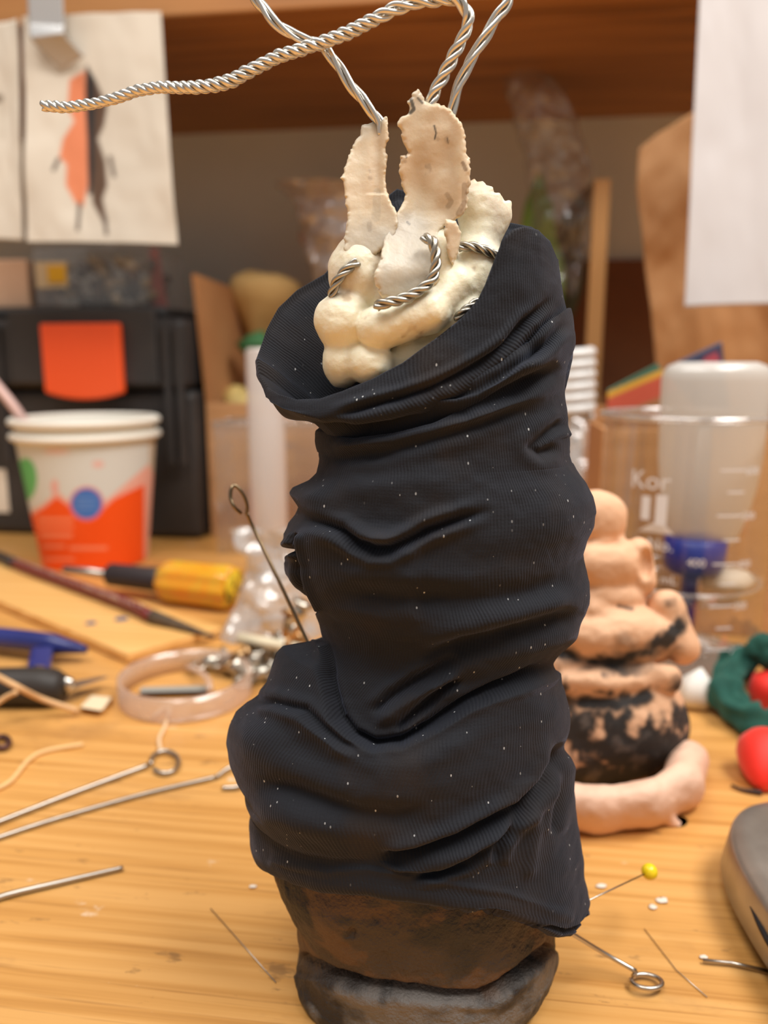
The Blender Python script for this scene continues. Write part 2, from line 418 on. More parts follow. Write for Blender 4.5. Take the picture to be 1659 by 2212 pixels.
def inner(r, s, dz, sh=0.0):
    c = r.mean(0); c[0] += sh * (r[:, 0].max() - r[:, 0].min()) / 2; o = r.copy(); o[:, 0] = c[0] + (r[:, 0] - c[0]) * s; o[:, 1] = c[1] + (r[:, 1] - c[1]) * s; o[:, 2] = r[:, 2] - dz; return o
rings = [inner(cr, 0.36, 0.050, .30), inner(cr, 0.42, 0.030, .30), inner(cr, 0.52, 0.017, .28), inner(cr, 0.66, 0.0105, .25), inner(cr, 0.80, 0.0055, .2), inner(cr, 0.90, 0.0022, .15), inner(cr, 0.965, 0.0005), cr,
         ring(556, 800, 1208, 590, 0.545, 0.55, poly_row(B1)), ring(563, 825, 1212, 618, 0.565, 0.6, poly_row(C1))]
g0 = flat_row()
D1 = [(600, 893), (650, 903), (690, 914), (760, 914), (840, 900), (920, 872), (1010, 828), (1090, 778), (1150, 728), (1190, 690), (1225, 665)]
E1_ = [(684, 932), (760, 938), (850, 930), (940, 906), (1040, 862), (1120, 815), (1180, 770), (1230, 740)]
rings.append(ring(612, 882, 1222, 650, 0.54, 0.55, poly_row(D1)))
rings.append(ring(668, 903, 1228, 680, 0.56, 0.56, poly_row(D1)))
rings.append(ring(690, 920, 1232, 712, 0.60, 0.58, poly_row([(x, y + 8) for x, y in D1])))
rings.append(ring(682, 940, 1237, 770, 0.66, 0.6, poly_row(E1_)))
for yL, lx, yR, rx, t in ((950, 681, 830, 1224, .3), (962, 683, 880, 1213, .55), (974, 686, 930, 1222, .8)):
    rings.append(ring(lx, yL, rx, yR, 0.66 + 0.04 * t, 0.6, mix_row(poly_row([(x, y + 60 * t) for x, y in E1_]), g0, t)))
for y in np.arange(985, 1561, 15.0):
    rings.append(ring(Ls(y), y, Rs(y), y, 0.70, 0.62, g0))
HEM = [(594, 1855), (640, 1873), (700, 1886), (745, 1884), (790, 1876), (830, 1884), (880, 1892), (930, 1896), (990, 1915), (1060, 1925), (1110, 1946), (1165, 1972), (1200, 1992), (1228, 1990), (1246, 1972), (1252, 1955)]
for t in np.linspace(0, 1, 22)[1:]:
    yL = 1560 + t * 295; yR = 1560 + t * 395
    rings.append(ring(Ls(yL) * (1 - t) + Lf(yL) * t, yL, Rs(yR), yR, 0.70 + 0.0 * t, 0.62, mix_row(g0, poly_row(HEM), t ** 1.3)))
hem = rings[-1]
rings += [inner(hem, 0.985, 0.0002), inner(hem, 0.965, -0.002), inner(hem, 0.95, -0.008)]
nIn = 7
cl = loft(rings, 900)
nrm = gnormals(cl)
px, py = proj(cl); front = np.zeros(cl.shape[:2]); front[:, :NF] = 1
inner_rows = int(np.argmin(np.linalg.norm(cl[:, NF // 2] - cr[NF // 2], axis=1)))
rowmask = sstep(inner_rows - 4, inner_rows + 10, np.arange(cl.shape[0]))[:, None] * np.ones((1, cl.shape[1]))
fm = front * rowmask
disp = np.zeros(cl.shape[:2])
def crease(pts, w, d, shoulder=0.45, taper=0.16, sharp=1.0):
    dd, s = polyline_d(px, py, pts)
    tp = sstep(0, taper, s) * sstep(0, taper, 1 - s)
    e = -np.exp(-(dd / w) ** 2 * sharp) + shoulder * np.exp(-((dd - 2.1 * w) / (1.3 * w)) ** 2)
    disp[...] += d * e * tp * fm
def ridge(pts, w, d, taper=0.25):
    dd, s = polyline_d(px, py, pts); disp[...] += d * np.exp(-(dd / w) ** 2) * sstep(0, taper, s) * sstep(0, taper, 1 - s) * fm
def bump(x, y, rx, ry, d, ang=0):
    a = math.radians(ang); u = (px - x) * math.cos(a) + (py - y) * math.sin(a); v = -(px - x) * math.sin(a) + (py - y) * math.cos(a)
    disp[...] += d * np.exp(-((u / rx) ** 2 + (v / ry) ** 2)) * fm
def raised(pts, d, w):
    sd = poly_sd(px, py, pts); disp[...] += d * sstep(w, -w, sd) * fm
crease([(1203, 628), (1170, 665), (1134, 695), (1093, 743), (1040, 782), (985, 812), (930, 838), (870, 858), (790, 880), (700, 905)], 8, 15)
crease([(1225, 690), (1185, 740), (1140, 775), (1085, 815), (1030, 845), (985, 860), (930, 868)], 9, 13)
bump(1150, 752, 26, 22, -12, -30)
crease([(690, 928), (760, 932), (850, 925), (930, 905), (1000, 885), (1080, 850), (1160, 815), (1228, 790)], 16, 26, 0.3)
ridge([(870, 880), (930, 880), (1000, 868), (1070, 835), (1130, 800), (1200, 760)], 14, 12)
ridge([(700, 960), (800, 950), (900, 925), (1000, 905), (1100, 870), (1200, 830)], 13, 9)
crease([(690, 1003), (760, 985), (860, 968), (960, 940), (1060, 905), (1150, 865)], 13, 9)
crease([(1228, 905), (1185, 935), (1150, 965), (1168, 978), (1212, 962)], 13, 12)
bump(830, 1050, 150, 38, 14, -4); bump(1210, 1100, 70, 70, 10); bump(690, 1085, 44, 32, 16)
crease([(632, 1112), (660, 1122), (700, 1132), (741, 1145), (775, 1170), (810, 1184), (845, 1184), (885, 1166), (930, 1142), (1000, 1118), (1080, 1096)], 10, 22, 0.5, 0.32)
bump(690, 1165, 50, 34, 12)
bump(830, 1160, 30, 10, 10)
crease([(655, 1150), (650, 1185), (652, 1225), (662, 1270), (684, 1325)], 6, 26, 0.35, 0.06)
crease([(620, 1190), (640, 1186), (658, 1190)], 6, 24, 0.3, 0.02)
raised([(655, 1150), (650, 1185), (652, 1225), (662, 1270), (690, 1330), (900, 1330), (900, 1150), (700, 1135)], 8, 20)
crease([(700, 1282), (800, 1282), (900, 1292), (1020, 1298), (1130, 1285), (1210, 1262), (1262, 1235)], 24, 10, 0.5)
bump(880, 1235, 180, 36, 9, 2)
bump(930, 1345, 150, 36, 8, -8)
crease([(900, 1428), (960, 1408), (1040, 1384), (1120, 1362), (1200, 1340), (1262, 1318)], 20, 22, 0.45)
# the lower drape laps over the upper column
raised([(606, 1380), (702, 1395), (714, 1440), (724, 1500), (742, 1552), (772, 1590), (813, 1612), (866, 1606), (934, 1570), (1006, 1522), (1070, 1490), (1132, 1464), (1200, 1440), (1300, 1500), (1320, 2100), (400, 2100), (400, 1400)], 22, 9)
crease([(704, 1396), (712, 1440), (722, 1500), (738, 1548), (766, 1582), (810, 1603), (866, 1597), (930, 1563), (1004, 1514), (1070, 1482), (1132, 1456), (1185, 1432)], 8, 24, 0.12, 0.12)
crease([(800, 1545), (850, 1500), (900, 1468), (950, 1440), (1000, 1420)], 10, 14)
crease([(850, 1580), (905, 1530), (950, 1492), (1000, 1462)], 8, 15)
ridge([(800, 1578), (860, 1530), (920, 1488), (980, 1455)], 12, 12)
# bulge that starts left and sweeps under the pocket
crease([(560, 1530), (620, 1524), (680, 1536), (715, 1570), (750, 1600), (790, 1622)], 9, 9, 0.8)
ridge([(540, 1560), (600, 1545), (660, 1550), (710, 1585), (760, 1625), (830, 1650), (900, 1640), (1000, 1590), (1100, 1530)], 30, 13)
bump(590, 1600, 60, 50, 14); bump(660, 1760, 110, 70, 12); bump(1150, 1540, 60, 50, 10)
crease([(575, 1674), (640, 1690), (710, 1712), (780, 1738), (850, 1748), (930, 1735)], 22, 10, 0.5)
crease([(1190, 1590), (1172, 1640), (1150, 1680), (1108, 1728), (1050, 1762), (985, 1795), (900, 1822), (820, 1835)], 12, 24, 0.55, 0.1)
crease([(1122, 1722), (1095, 1760), (1070, 1800), (1050, 1850)], 9, 14, 0.5)
crease([(1090, 1770), (1040, 1818), (990, 1850), (930, 1878), (880, 1890)], 9, 12, 0.5)
crease([(1185, 1640), (1180, 1720), (1172, 1800)], 8, 8, 0.7)
ridge([(1196, 1620), (1206, 1720), (1222, 1820), (1232, 1930)], 9, 8)
ridge([(1140, 1740), (1130, 1820), (1120, 1900)], 14, 8)
bump(1190, 1880, 40, 70, 9)
ridge([(600, 1845), (660, 1862), (720, 1874), (800, 1868), (880, 1882), (990, 1905), (1080, 1920), (1160, 1955), (1220, 1975)], 9, 4, 0.02)
crease([(540, 1672), (590, 1684), (650, 1698), (720, 1722), (800, 1742)], 20, 9, 0.5, 0.4)
bump(600, 1605, 55, 45, 10)
bump(870, 1690, 170, 45, 8, -6)
# carrier outlines -> photographed outlines: side lumps that fade towards the middle
cc = np.concatenate([cF, cB])[None, :] * np.ones((cl.shape[0], 1))
rowL = proj(cl[:, 0])[1]; rowR = proj(cl[:, NF - 1])[1]
outer = np.arange(cl.shape[0]) > inner_rows + 20
useL = (outer & (rowL > 975) & (rowL < 1860)).astype(float); useR = (outer & (rowR > 975) & (rowR < 1955)).astype(float)
tL = np.clip((rowL - 1560) / 295, 0, 1)
dL = (Lf(rowL) - (Ls(rowL) * (1 - tL) + Lf(rowL) * tL)) * useL; dR = (Rf(rowR) - Rs(rowR)) * useR
wL = np.clip(-cc, 0, 1) ** 9; wR = np.clip(cc, 0, 1) ** 5
cl2 = cl + nrm * (disp * 1.15 * S)[..., None]
cl2[..., 0] += S * (dL[:, None] * wL + dR[:, None] * wR)
# soft random wrinkling of the whole cloth
nz = fbm(cl * np.array([90, 90, 160]), 3, 5) * 3.0 + fbm(cl * 420, 2, 9) * 0.5
cl2 += gnormals(cl2) * (nz * S * np.maximum(rowmask, .3))[..., None]
M_cloth = mat('black_knit', rgb(42, 44, 50), 0.82)
BS(M_cloth).inputs['Sheen Weight'].default_value = 0.22; BS(M_cloth).inputs['Sheen Roughness'].default_value = 0.45
BS(M_cloth).inputs['Sheen Tint'].default_value = rgb(150, 160, 190)
BS(M_cloth).inputs['Specular IOR Level'].default_value = 0.25
def knit(m):
    uvn = N(m, 'ShaderNodeUVMap'); uvn.uv_map = 'UVMap'
    sx = N(m, 'ShaderNodeSeparateXYZ'); LK(m, uvn.outputs[0], sx.inputs[0])
    tc = N(m, 'ShaderNodeTexCoord'); nn = N(m, 'ShaderNodeTexNoise'); nn.inputs['Scale'].default_value = 60; LK(m, tc.outputs['Object'], nn.inputs['Vector'])
    ad = N(m, 'ShaderNodeMath', operation='MULTIPLY_ADD'); LK(m, nn.outputs['Fac'], ad.inputs[0]); ad.inputs[1].default_value = 0.02; LK(m, sx.outputs[0], ad.inputs[2])
    mu = N(m, 'ShaderNodeMath', operation='MULTIPLY'); LK(m, ad.outputs[0], mu.inputs[0]); mu.inputs[1].default_value = 290 * 2 * math.pi
    si = N(m, 'ShaderNodeMath', operation='SINE'); LK(m, mu.outputs[0], si.inputs[0])
    mv = N(m, 'ShaderNodeMath', operation='MULTIPLY'); LK(m, sx.outputs[1], mv.inputs[0]); mv.inputs[1].default_value = 260 * 2 * math.pi
    sv = N(m, 'ShaderNodeMath', operation='SINE'); LK(m, mv.outputs[0], sv.inputs[0])
    n2 = N(m, 'ShaderNodeTexNoise'); n2.inputs['Scale'].default_value = 2500; LK(m, tc.outputs['Object'], n2.inputs['Vector'])
    a1 = N(m, 'ShaderNodeMath', operation='MULTIPLY_ADD'); LK(m, sv.outputs[0], a1.inputs[0]); a1.inputs[1].default_value = 0.10; LK(m, si.outputs[0], a1.inputs[2])
    a2 = N(m, 'ShaderNodeMath', operation='MULTIPLY_ADD'); LK(m, n2.outputs['Fac'], a2.inputs[0]); a2.inputs[1].default_value = 1.6; LK(m, a1.outputs[0], a2.inputs[2])
    b = N(m, 'ShaderNodeBump'); b.inputs['Distance'].default_value = 0.00005; b.inputs['Strength'].default_value = 0.9
    LK(m, a2.outputs[0], b.inputs['Height']); LK(m, b.outputs[0], BS(m).inputs['Normal'])
    # lint and dusty clay rubbed into the knit
    mpv = N(m, 'ShaderNodeMapping'); mpv.inputs['Scale'].default_value = (1, 1, 0.55); LK(m, tc.outputs['Object'], mpv.inputs['Vector'])
    vo = N(m, 'ShaderNodeTexVoronoi'); vo.inputs['Scale'].default_value = 560; LK(m, mpv.outputs[0], vo.inputs['Vector'])
    lt = N(m, 'ShaderNodeMath', operation='LESS_THAN'); LK(m, vo.outputs['Distance'], lt.inputs[0]); lt.inputs[1].default_value = 0.10
    sc2 = N(m, 'ShaderNodeSeparateColor'); LK(m, vo.outputs['Color'], sc2.inputs[0])
    gt = N(m, 'ShaderNodeMath', operation='GREATER_THAN'); LK(m, sc2.outputs[0], gt.inputs[0]); gt.inputs[1].default_value = 0.55
    ml = N(m, 'ShaderNodeMath', operation='MULTIPLY'); LK(m, lt.outputs[0], ml.inputs[0]); LK(m, gt.outputs[0], ml.inputs[1])
    mf = N(m, 'ShaderNodeMath', operation='MULTIPLY'); LK(m, ml.outputs[0], mf.inputs[0]); LK(m, sc2.outputs[1], mf.inputs[1])
    n3 = N(m, 'ShaderNodeTexNoise'); n3.inputs['Scale'].default_value = 45; n3.inputs['Detail'].default_value = 5; LK(m, tc.outputs['Object'], n3.inputs['Vector'])
    r = ramp(m, [(0.52, rgb(29, 31, 37)), (0.74, rgb(42, 37, 36))]); LK(m, n3.outputs['Fac'], r.inputs[0])
    mx = N(m, 'ShaderNodeMix', data_type='RGBA'); LK(m, mf.outputs[0], mx.inputs[0]); LK(m, r.outputs[0], mx.inputs[6]); mx.inputs[7].default_value = rgb(185, 188, 190)
    LK(m, mx.outputs[2], BS(m).inputs['Base Color'])
knit(M_cloth)
nr, nc = cl2.shape[:2]
uu = (np.concatenate([np.arange(NF) / NF, 1 + np.arange(NB) / NB]) / 2)[None, :] * np.ones((nr, 1)); vv = np.linspace(0, 1, nr)[:, None] * np.ones((1, nc))
obj('cloth_wrap', cl2.reshape(-1, 3), grid_faces(nr, nc, True)[:, ::-1].copy(), M_cloth, SCU, uv=np.stack([uu, vv], -1).reshape(-1, 2))

# ---- clay base
BL = np.array([(1740, 640), (1800, 612), (1860, 596), (1900, 606), (1960, 630), (2010, 641), (2050, 645), (2075, 640), (2090, 646), (2101, 660)], float)
BR = np.array([(1740, 1150), (1800, 1170), (1900, 1180), (1990, 1193), (2050, 1194), (2075, 1180), (2090, 1160), (2101, 1130)], float)
zb = np.linspace(zpix(1740, Y0), 0.0, 40); br = []
for z in zb:
    y = pixrow(z, Y0); br.append(ring(np.interp(y, BL[:, 0], BL[:, 1]), y, np.interp(y, BR[:, 0], BR[:, 1]), y, 0.74, 0.66, g0))
bs = loft(br, 330); nrm = gnormals(bs); px, py = proj(bs)
fm = np.zeros(bs.shape[:2]); fm[:, :NF] = np.clip(1.25 * np.sin(thF), 0, 1) ** .7; disp = np.zeros(bs.shape[:2])
crease([(640, 2062), (665, 2082), (720, 2112), (800, 2134), (880, 2142), (960, 2152), (1030, 2150), (1075, 2130), (1130, 2095), (1196, 2040)], 10, 30, 0.05, 0.02)
raised([(600, 2100), (700, 2112), (800, 2140), (960, 2160), (1040, 2155), (1120, 2110), (1230, 2030), (1240, 2300), (600, 2300)], 18, 3)
bump(760, 2018, 10, 14, -8); bump(760, 2030, 26, 10, 5); bump(990, 1990, 60, 40, 8); bump(700, 2000, 40, 60, 8); bump(880, 2095, 14, 22, 5)
bump(1010, 2175, 60, 12, -6)
bs2 = bs + nrm * ((disp + fbm(bs * 55, 4, 3) * 9 + np.minimum(fbm(bs * 420, 3, 8), 0.25) * 2.2) * S)[..., None]
bs2[..., 2] = np.maximum(bs2[..., 2], 0.0002)
nr, nc = bs2.shape[:2]
t1 = fbm(bs * 60, 5, 21); t2 = fbm(bs * np.array([90, 90, 160]), 5, 33); t3 = fbm(bs * 230, 4, 44)
brown = np.array(rgb(98, 70, 48)[:3]); blk = np.array(rgb(34, 31, 31)[:3]); gry = np.array(rgb(112, 108, 104)[:3]); dbr = np.array(rgb(64, 52, 44)[:3])
a = sstep(-0.45, 0.45, t1 + 0.3 * t3)[..., None]; col = blk * (1 - a) + dbr * a
zz = bs[..., 2]
a = (sstep(0.1, 0.7, t2 + 0.35 * t3 + 0.1) * (zz > 0.012))[..., None] * 0.7; col = col * (1 - a) + brown * a
foot = poly_sd(px, py, [(600, 2090), (700, 2112), (800, 2136), (960, 2150), (1050, 2152), (1120, 2110), (1230, 2030), (1240, 2400), (600, 2400)])
a = (sstep(6, -10, foot) * fm)[..., None] * 0.85; footc = blk * (1 - sstep(-0.5, 0.6, t2 + .5 * t3)[..., None]) + gry * sstep(-0.5, 0.6, t2 + .5 * t3)[..., None]
col = col * (1 - a) + footc * a
M_base = painted('charred_clay', 0.52, bump=0.0005, bscale=1300); BS(M_base).inputs['Specular IOR Level'].default_value = 0.45
F = grid_faces(nr, nc, True)[:, ::-1].copy()
obj('clay_base', bs2.reshape(-1, 3), F, M_base, SCU, paint=col.reshape(-1, 3))

# ---- foam
x0, x1, yA, yB, dA, dB, st = 650, 1130, 175, 900, -110, 170, 2.5
gx, gy, gd = np.meshgrid(np.arange(x0, x1, st), np.arange(yA, yB, st), np.arange(dA, dB, st), indexing='ij')
def ell(c, r, ang=0):
    a = math.radians(ang); X = gx - c[0]; Y = gy - c[1]
    u = X * math.cos(a) + Y * math.sin(a); v = -X * math.sin(a) + Y * math.cos(a)
    q = np.sqrt((u / r[0]) ** 2 + (v / r[1]) ** 2 + ((gd - c[2]) / r[2]) ** 2); return (q - 1) * min(r)
def caps(a, b, r):
    a = np.array(a, float); b = np.array(b, float); d = b - a; L = (d ** 2).sum()
    t = np.clip(((gx - a[0]) * d[0] + (gy - a[1]) * d[1] + (gd - a[2]) * d[2]) / L, 0, 1)
    return np.sqrt((gx - a[0] - t * d[0]) ** 2 + (gy - a[1] - t * d[1]) ** 2 + (gd - a[2] - t * d[2]) ** 2) - r
def foam_mesh(name, sd, m, parent, col=None):
    p, q = vdb_mesh(sd)
    pxx = x0 + p[:, 0] * st; pyy = yA + p[:, 1] * st; dd = dA + p[:, 2] * st
    v = Q(pxx, pyy, dd); q = q[:, ::-1].copy()
    c = None
    if col is not None: c = col(pxx, pyy, dd, v)
    return obj(name, v, q, m, parent, paint=c)
pp = np.stack([gx, gy, gd], -1)
nA = fbm(pp / 38.0, 2, 2); nB = vnoise(pp / 9.0, 4)
body = ell((880, 640, 15), (120, 150, 80))
for e in (ell((742, 693, 62), (63, 66, 58)), ell((742, 782, 58), (46, 56, 50)), ell((800, 786, 92), (54, 48, 46), 15),
          ell((772, 590, 36), (64, 84, 60)), ell((1046, 458, -25), (60, 74, 45)), ell((1030, 600, 5), (66, 92, 70)), ell((1000, 690, 40), (70, 60, 60)),
          ell((930, 790, 60), (110, 60, 50)), ell((945, 590, 38), (48, 100, 52)), ell((800, 500, 10), (52, 80, 38))):
    body = smin(body, e, 12)
body = smin(body, caps((818, 708, 100), (925, 672, 96), 50), 6)
body = smin(body, caps((925, 672, 96), (985, 610, 60), 42), 10)
body = smin(body, caps((1040, 500, -20), (1020, 590, 5), 44), 12)
jag = poly_sd(gx[:, :, 0], gy[:, :, 0], [(1000, 380), (1015, 392), (1022, 386), (1030, 396), (1042, 392), (1050, 402), (1062, 404), (1066, 418), (1078, 418), (1088, 436), (1200, 430), (1200, 900), (600, 900), (600, 380)])[:, :, None]
body = np.maximum(body, np.where(gy < 440, jag + nB * 2, -50))
body = body + nA * 2.5 + nB * 0.5
def fcol(pxx, pyy, dd, v):
    a = fbm(v * 60, 4, 7); b = fbm(v * 260, 3, 17)
    yel = np.array(rgb(240, 233, 206)[:3]); ivo = np.array(rgb(230, 222, 202)[:3]); tan = np.array(rgb(206, 180, 146)[:3]); drk = np.array(rgb(150, 118, 84)[:3])
    t = sstep(-.4, .4, a)[:, None]; c = yel * (1 - t) + ivo * t
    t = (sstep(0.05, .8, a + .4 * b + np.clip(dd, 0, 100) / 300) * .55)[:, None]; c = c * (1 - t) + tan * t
    t = (sstep(.75, 1.1, b + a * .6) * .5)[:, None]; return c * (1 - t) + drk * t
M_foam = painted('foam', 0.48, bump=0.0002, bscale=700)
BS(M_foam).inputs['Subsurface Weight'].default_value = 0.35; BS(M_foam).inputs['Subsurface Radius'].default_value = (1.0, 0.75, 0.45); BS(M_foam).inputs['Subsurface Scale'].default_value = 0.0025
M_strip = painted('foam_strip_surface', 0.42, bump=0.00022, bscale=420)
BS(M_strip).inputs['Subsurface Weight'].default_value = 0.35; BS(M_strip).inputs['Subsurface Radius'].default_value = (1.0, 0.75, 0.45); BS(M_strip).inputs['Subsurface Scale'].default_value = 0.002
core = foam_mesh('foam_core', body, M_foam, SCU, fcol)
def strip_sdf(pts, dfn, th, jagamp, seed):
    X, Y = gx[:, :, 0], gy[:, :, 0]
    e = poly_sd(X, Y, pts); e = e + jagamp * (vnoise(np.stack([X / 7, Y / 7, 0 * X], -1), seed) + 0.6 * vnoise(np.stack([X / 3.2, Y / 3.2, 0 * X], -1), seed + 1))
    dc = dfn(X, Y) + 3 * fbm(np.stack([X / 60, Y / 60, 0 * X], -1), 2, seed + 5)
    thk = th + 2 * fbm(np.stack([X / 40, Y / 40, 0 * X], -1), 2, seed + 9)
    return smax(e[:, :, None] * 0.9, np.abs(gd - dc[:, :, None]) - thk[:, :, None] / 2, 9)
def dl(X, Y): return 8 + 0.0022 * (X - 790) ** 2 * 1.4 + (Y - 260) * 0.20 - 10 * np.exp(-((X - 815) / 14.0) ** 2) * (Y < 420)
LS = [(797, 268), (815, 258), (836, 252), (838, 270), (840, 300), (833, 318), (836, 340), (832, 372), (833, 398), (840, 425), (855, 455), (862, 480), (850, 520), (820, 545), (790, 560), (750, 560), (742, 540), (746, 500), (752, 468), (746, 440), (743, 405), (742, 392), (734, 384), (742, 378), (745, 360), (757, 326), (768, 304), (778, 288), (782, 270)]
ls = strip_sdf(LS, dl, 24, 2.2, 31)
def scol(pxx, pyy, dd, v):
    a = fbm(v * 70, 4, 57); b = fbm(v * 330, 4, 67)
    ivo = np.array(rgb(222, 207, 180)[:3]); gr = np.array(rgb(196, 188, 172)[:3]); tan = np.array(rgb(204, 172, 134)[:3]); drk = np.array(rgb(96, 72, 52)[:3])
    t = sstep(-.3, .6, a)[:, None]; c = ivo * (1 - t) + gr * t
    t = (sstep(.0, .9, -a + .3 * b) * .5)[:, None]; c = c * (1 - t) + tan * t
    sp = sstep(.95, 1.2, b + .25 * sstep(600, 380, pyy) + 0.25 * sstep(985, 1010, pxx)); t = (sp * .25)[:, None]; c = c * (1 - t) + drk * t
    for pl, w_, a_, cl_ in (([(938, 272), (942, 288), (939, 300)], 2.2, .9, (40, 32, 26)), ([(966, 298), (968, 310)], 1.8, .8, (60, 46, 34)), ([(888, 215), (894, 236), (886, 244)], 3, .85, (50, 46, 40)), ([(903, 212), (912, 222)], 2.5, .8, (60, 54, 46)),
                        ([(1000, 352), (1006, 366)], 3, .6, (110, 78, 50)), ([(966, 420), (975, 436), (968, 446)], 5, .4, (130, 100, 66)), ([(1004, 400), (1002, 440), (990, 462)], 6, .45, (120, 88, 56)), ([(815, 415), (812, 470)], 9, .3, (170, 160, 140)), ([(870, 316), (878, 340)], 2.5, .8, (48, 40, 32)), ([(880, 480), (884, 484)], 2, .6, (70, 60, 50))):
        d_, _s = polyline_d(pxx, pyy, pl); k = (sstep(w_ + 1.5, w_ - 1, d_ + b * 1.2) * a_)[:, None]; c = c * (1 - k) + np.array(rgb(*cl_)[:3]) * k
    return c
foam_mesh('foam_strip', ls, M_strip, core, scol)
RS = [(896, 196), (903, 193), (909, 203), (916, 212), (922, 222), (945, 224), (966, 230), (984, 248), (998, 268), (1006, 292), (1008, 330), (1016, 352), (1017, 384), (1012, 420), (1009, 452), (998, 464), (980, 478), (958, 490), (948, 500), (952, 540), (950, 600), (930, 640), (890, 650), (850, 652), (822, 640), (806, 600), (822, 560), (830, 515), (848, 480), (862, 450), (872, 438), (876, 420), (868, 402), (866, 380), (861, 366), (866, 350), (862, 335), (876, 334), (884, 330), (874, 318), (868, 300), (866, 282), (858, 268), (862, 254), (880, 246), (886, 232), (880, 222)]
def dr(X, Y): return 34 + 0.0016 * (X - 930) ** 2 + 62 * sstep(450, 600, Y) - 14 * np.exp(-(((X - 900) / 26.0) ** 2 + ((Y - 400) / 90.0) ** 2)) + 12 * np.exp(-(((X - 995)) / 16.0) ** 2)
rs = strip_sdf(RS, dr, 30, 2.6, 81)
foam_mesh('foam_strip', rs, M_strip, core, scol)
TS = [(962, 474), (985, 478), (997, 500), (994, 530), (986, 555), (978, 574), (970, 560), (964, 530), (960, 500)]
ts = strip_sdf(TS, lambda X, Y: 92 + 0 * X - (X - 960) * 0.3, 22, 1.8, 91)
foam_mesh('foam_strip', ts, M_strip, core, scol)

# ---- twisted aluminium wires
M_al = mat('aluminium_wire', rgb(226, 222, 214), 0.27, 1.0)
M_ald = mat('dull_wire', rgb(182, 176, 164), 0.34, 1.0)
def twisted(pts, strands, rs_, rh, pitch, m, wob=0.0, seed=0, label=None, res=3.0, sidefn=None):
    pts = np.array(pts, float); L = np.linalg.norm(np.diff(pts[:, :2], axis=0), axis=1).sum()
    n = int(L / res); c = crom(Q(pts[:, 0], pts[:, 1], pts[:, 2]), n)
    t, U, W = frames(c); s = np.concatenate([[0], np.cumsum(np.linalg.norm(np.diff(c, axis=0), axis=1))]) / S
    if callable(rh): rhv = rh(s / s[-1])
    else: rhv = np.full(n, rh)
    if callable(pitch): ph = np.concatenate([[0], np.cumsum(np.diff(s) / pitch(s[1:] / s[-1]))])
    else: ph = s / pitch
    rng = random.Random(seed)
    root = None
    p = bpy.data.objects.new('twisted_wire', None); sc.collection.objects.link(p); p.location = SCU.location; set_parent(p, SCU)
    p.location = (0, 0, 0); p.matrix_parent_inverse = Matrix.Identity(4)
    for k in range(strands):
        a = 2 * math.pi * (ph + k / strands); wv = 1 + wob * np.array([fbm(np.array([[x / 30.0, k * 9.1 + seed, 0]]), 2, 3)[0] for x in s])
        cc_ = c + (rhv * wv * S)[:, None] * (np.cos(a)[:, None] * U + np.sin(a)[:, None] * W)
        v, f = tube(cc_, rs_ * S, 8)
        o = obj('wire_strand', v, f, m, None); o.parent = p; o.matrix_parent_inverse = Matrix.Translation(-SCU.location)
    return p
# the loose wire that leaves the left foam strip
twisted([(826, 290, 14), (818, 262, 16), (790, 225, 18), (755, 180, 18), (715, 120, 16), (698, 100, 12), (680, 92, 8), (640, 78, 6), (600, 52, 4), (570, 18, 2), (548, -20, 0), (560, -90, -10), (700, -150, -10), (900, -150, 0), (1060, -90, 10), (1098, -12, 18), (1072, 40, 20), (1040, 92, 20), (1008, 148, 20), (984, 205, 18), (972, 262, 14)],
        3, 5.2, 6.2, 190, M_al, 0.12, 3)
# the tightly twisted wire that loops over and runs to the left
def pit(u): return np.where(u < 0.36, 92, np.where(u < 0.72, 54, 44))
def rad(u): return np.interp(u, [0, .3, .6, .67, .72, .8, 1], [7, 7.5, 7.2, 8.6, 6.6, 5.6, 5.0])
twisted([(925, 250, 22), (936, 205, 26), (960, 160, 28), (985, 110, 32), (1003, 75, 34), (1012, 42, 36), (1000, 12, 38), (978, -2, 40), (940, 0, 42), (898, 6, 44), (850, 22, 44), (790, 52, 44), (735, 78, 42), (690, 94, 40), (640, 110, 40), (590, 128, 38), (545, 150, 38), (510, 170, 36), (480, 180, 36), (430, 188, 36), (380, 189, 34), (330, 190, 34), (290, 198, 32), (250, 212, 32), (200, 224, 30), (150, 231, 30), (92, 229, 30)],
        3, 5.6, rad, pit, M_al, 0.15, 11, res=2.5)
twisted([(916, 514, 98), (932, 520, 112), (941, 550, 120), (940, 585, 126), (926, 612, 132), (896, 634, 142), (862, 648, 152), (832, 655, 156), (812, 662, 148)], 3, 5.0, 6.0, 70, M_ald, 0.05, 5)
twisted([(772, 566, 92), (755, 578, 98), (738, 594, 98), (724, 615, 92), (716, 640, 78)], 3, 4.6, 5.5, 75, M_ald, 0.05, 6)
twisted([(990, 534, 60), (1015, 532, 66), (1045, 540, 66), (1068, 550, 60), (1090, 562, 50)], 3, 4.6, 5.5, 70, M_ald, 0.05, 7)
twisted([(985, 690, 100), (1000, 674, 108), (1018, 662, 100), (1030, 650, 85)], 3, 4.2, 5.0, 60, M_ald, 0.05, 8)

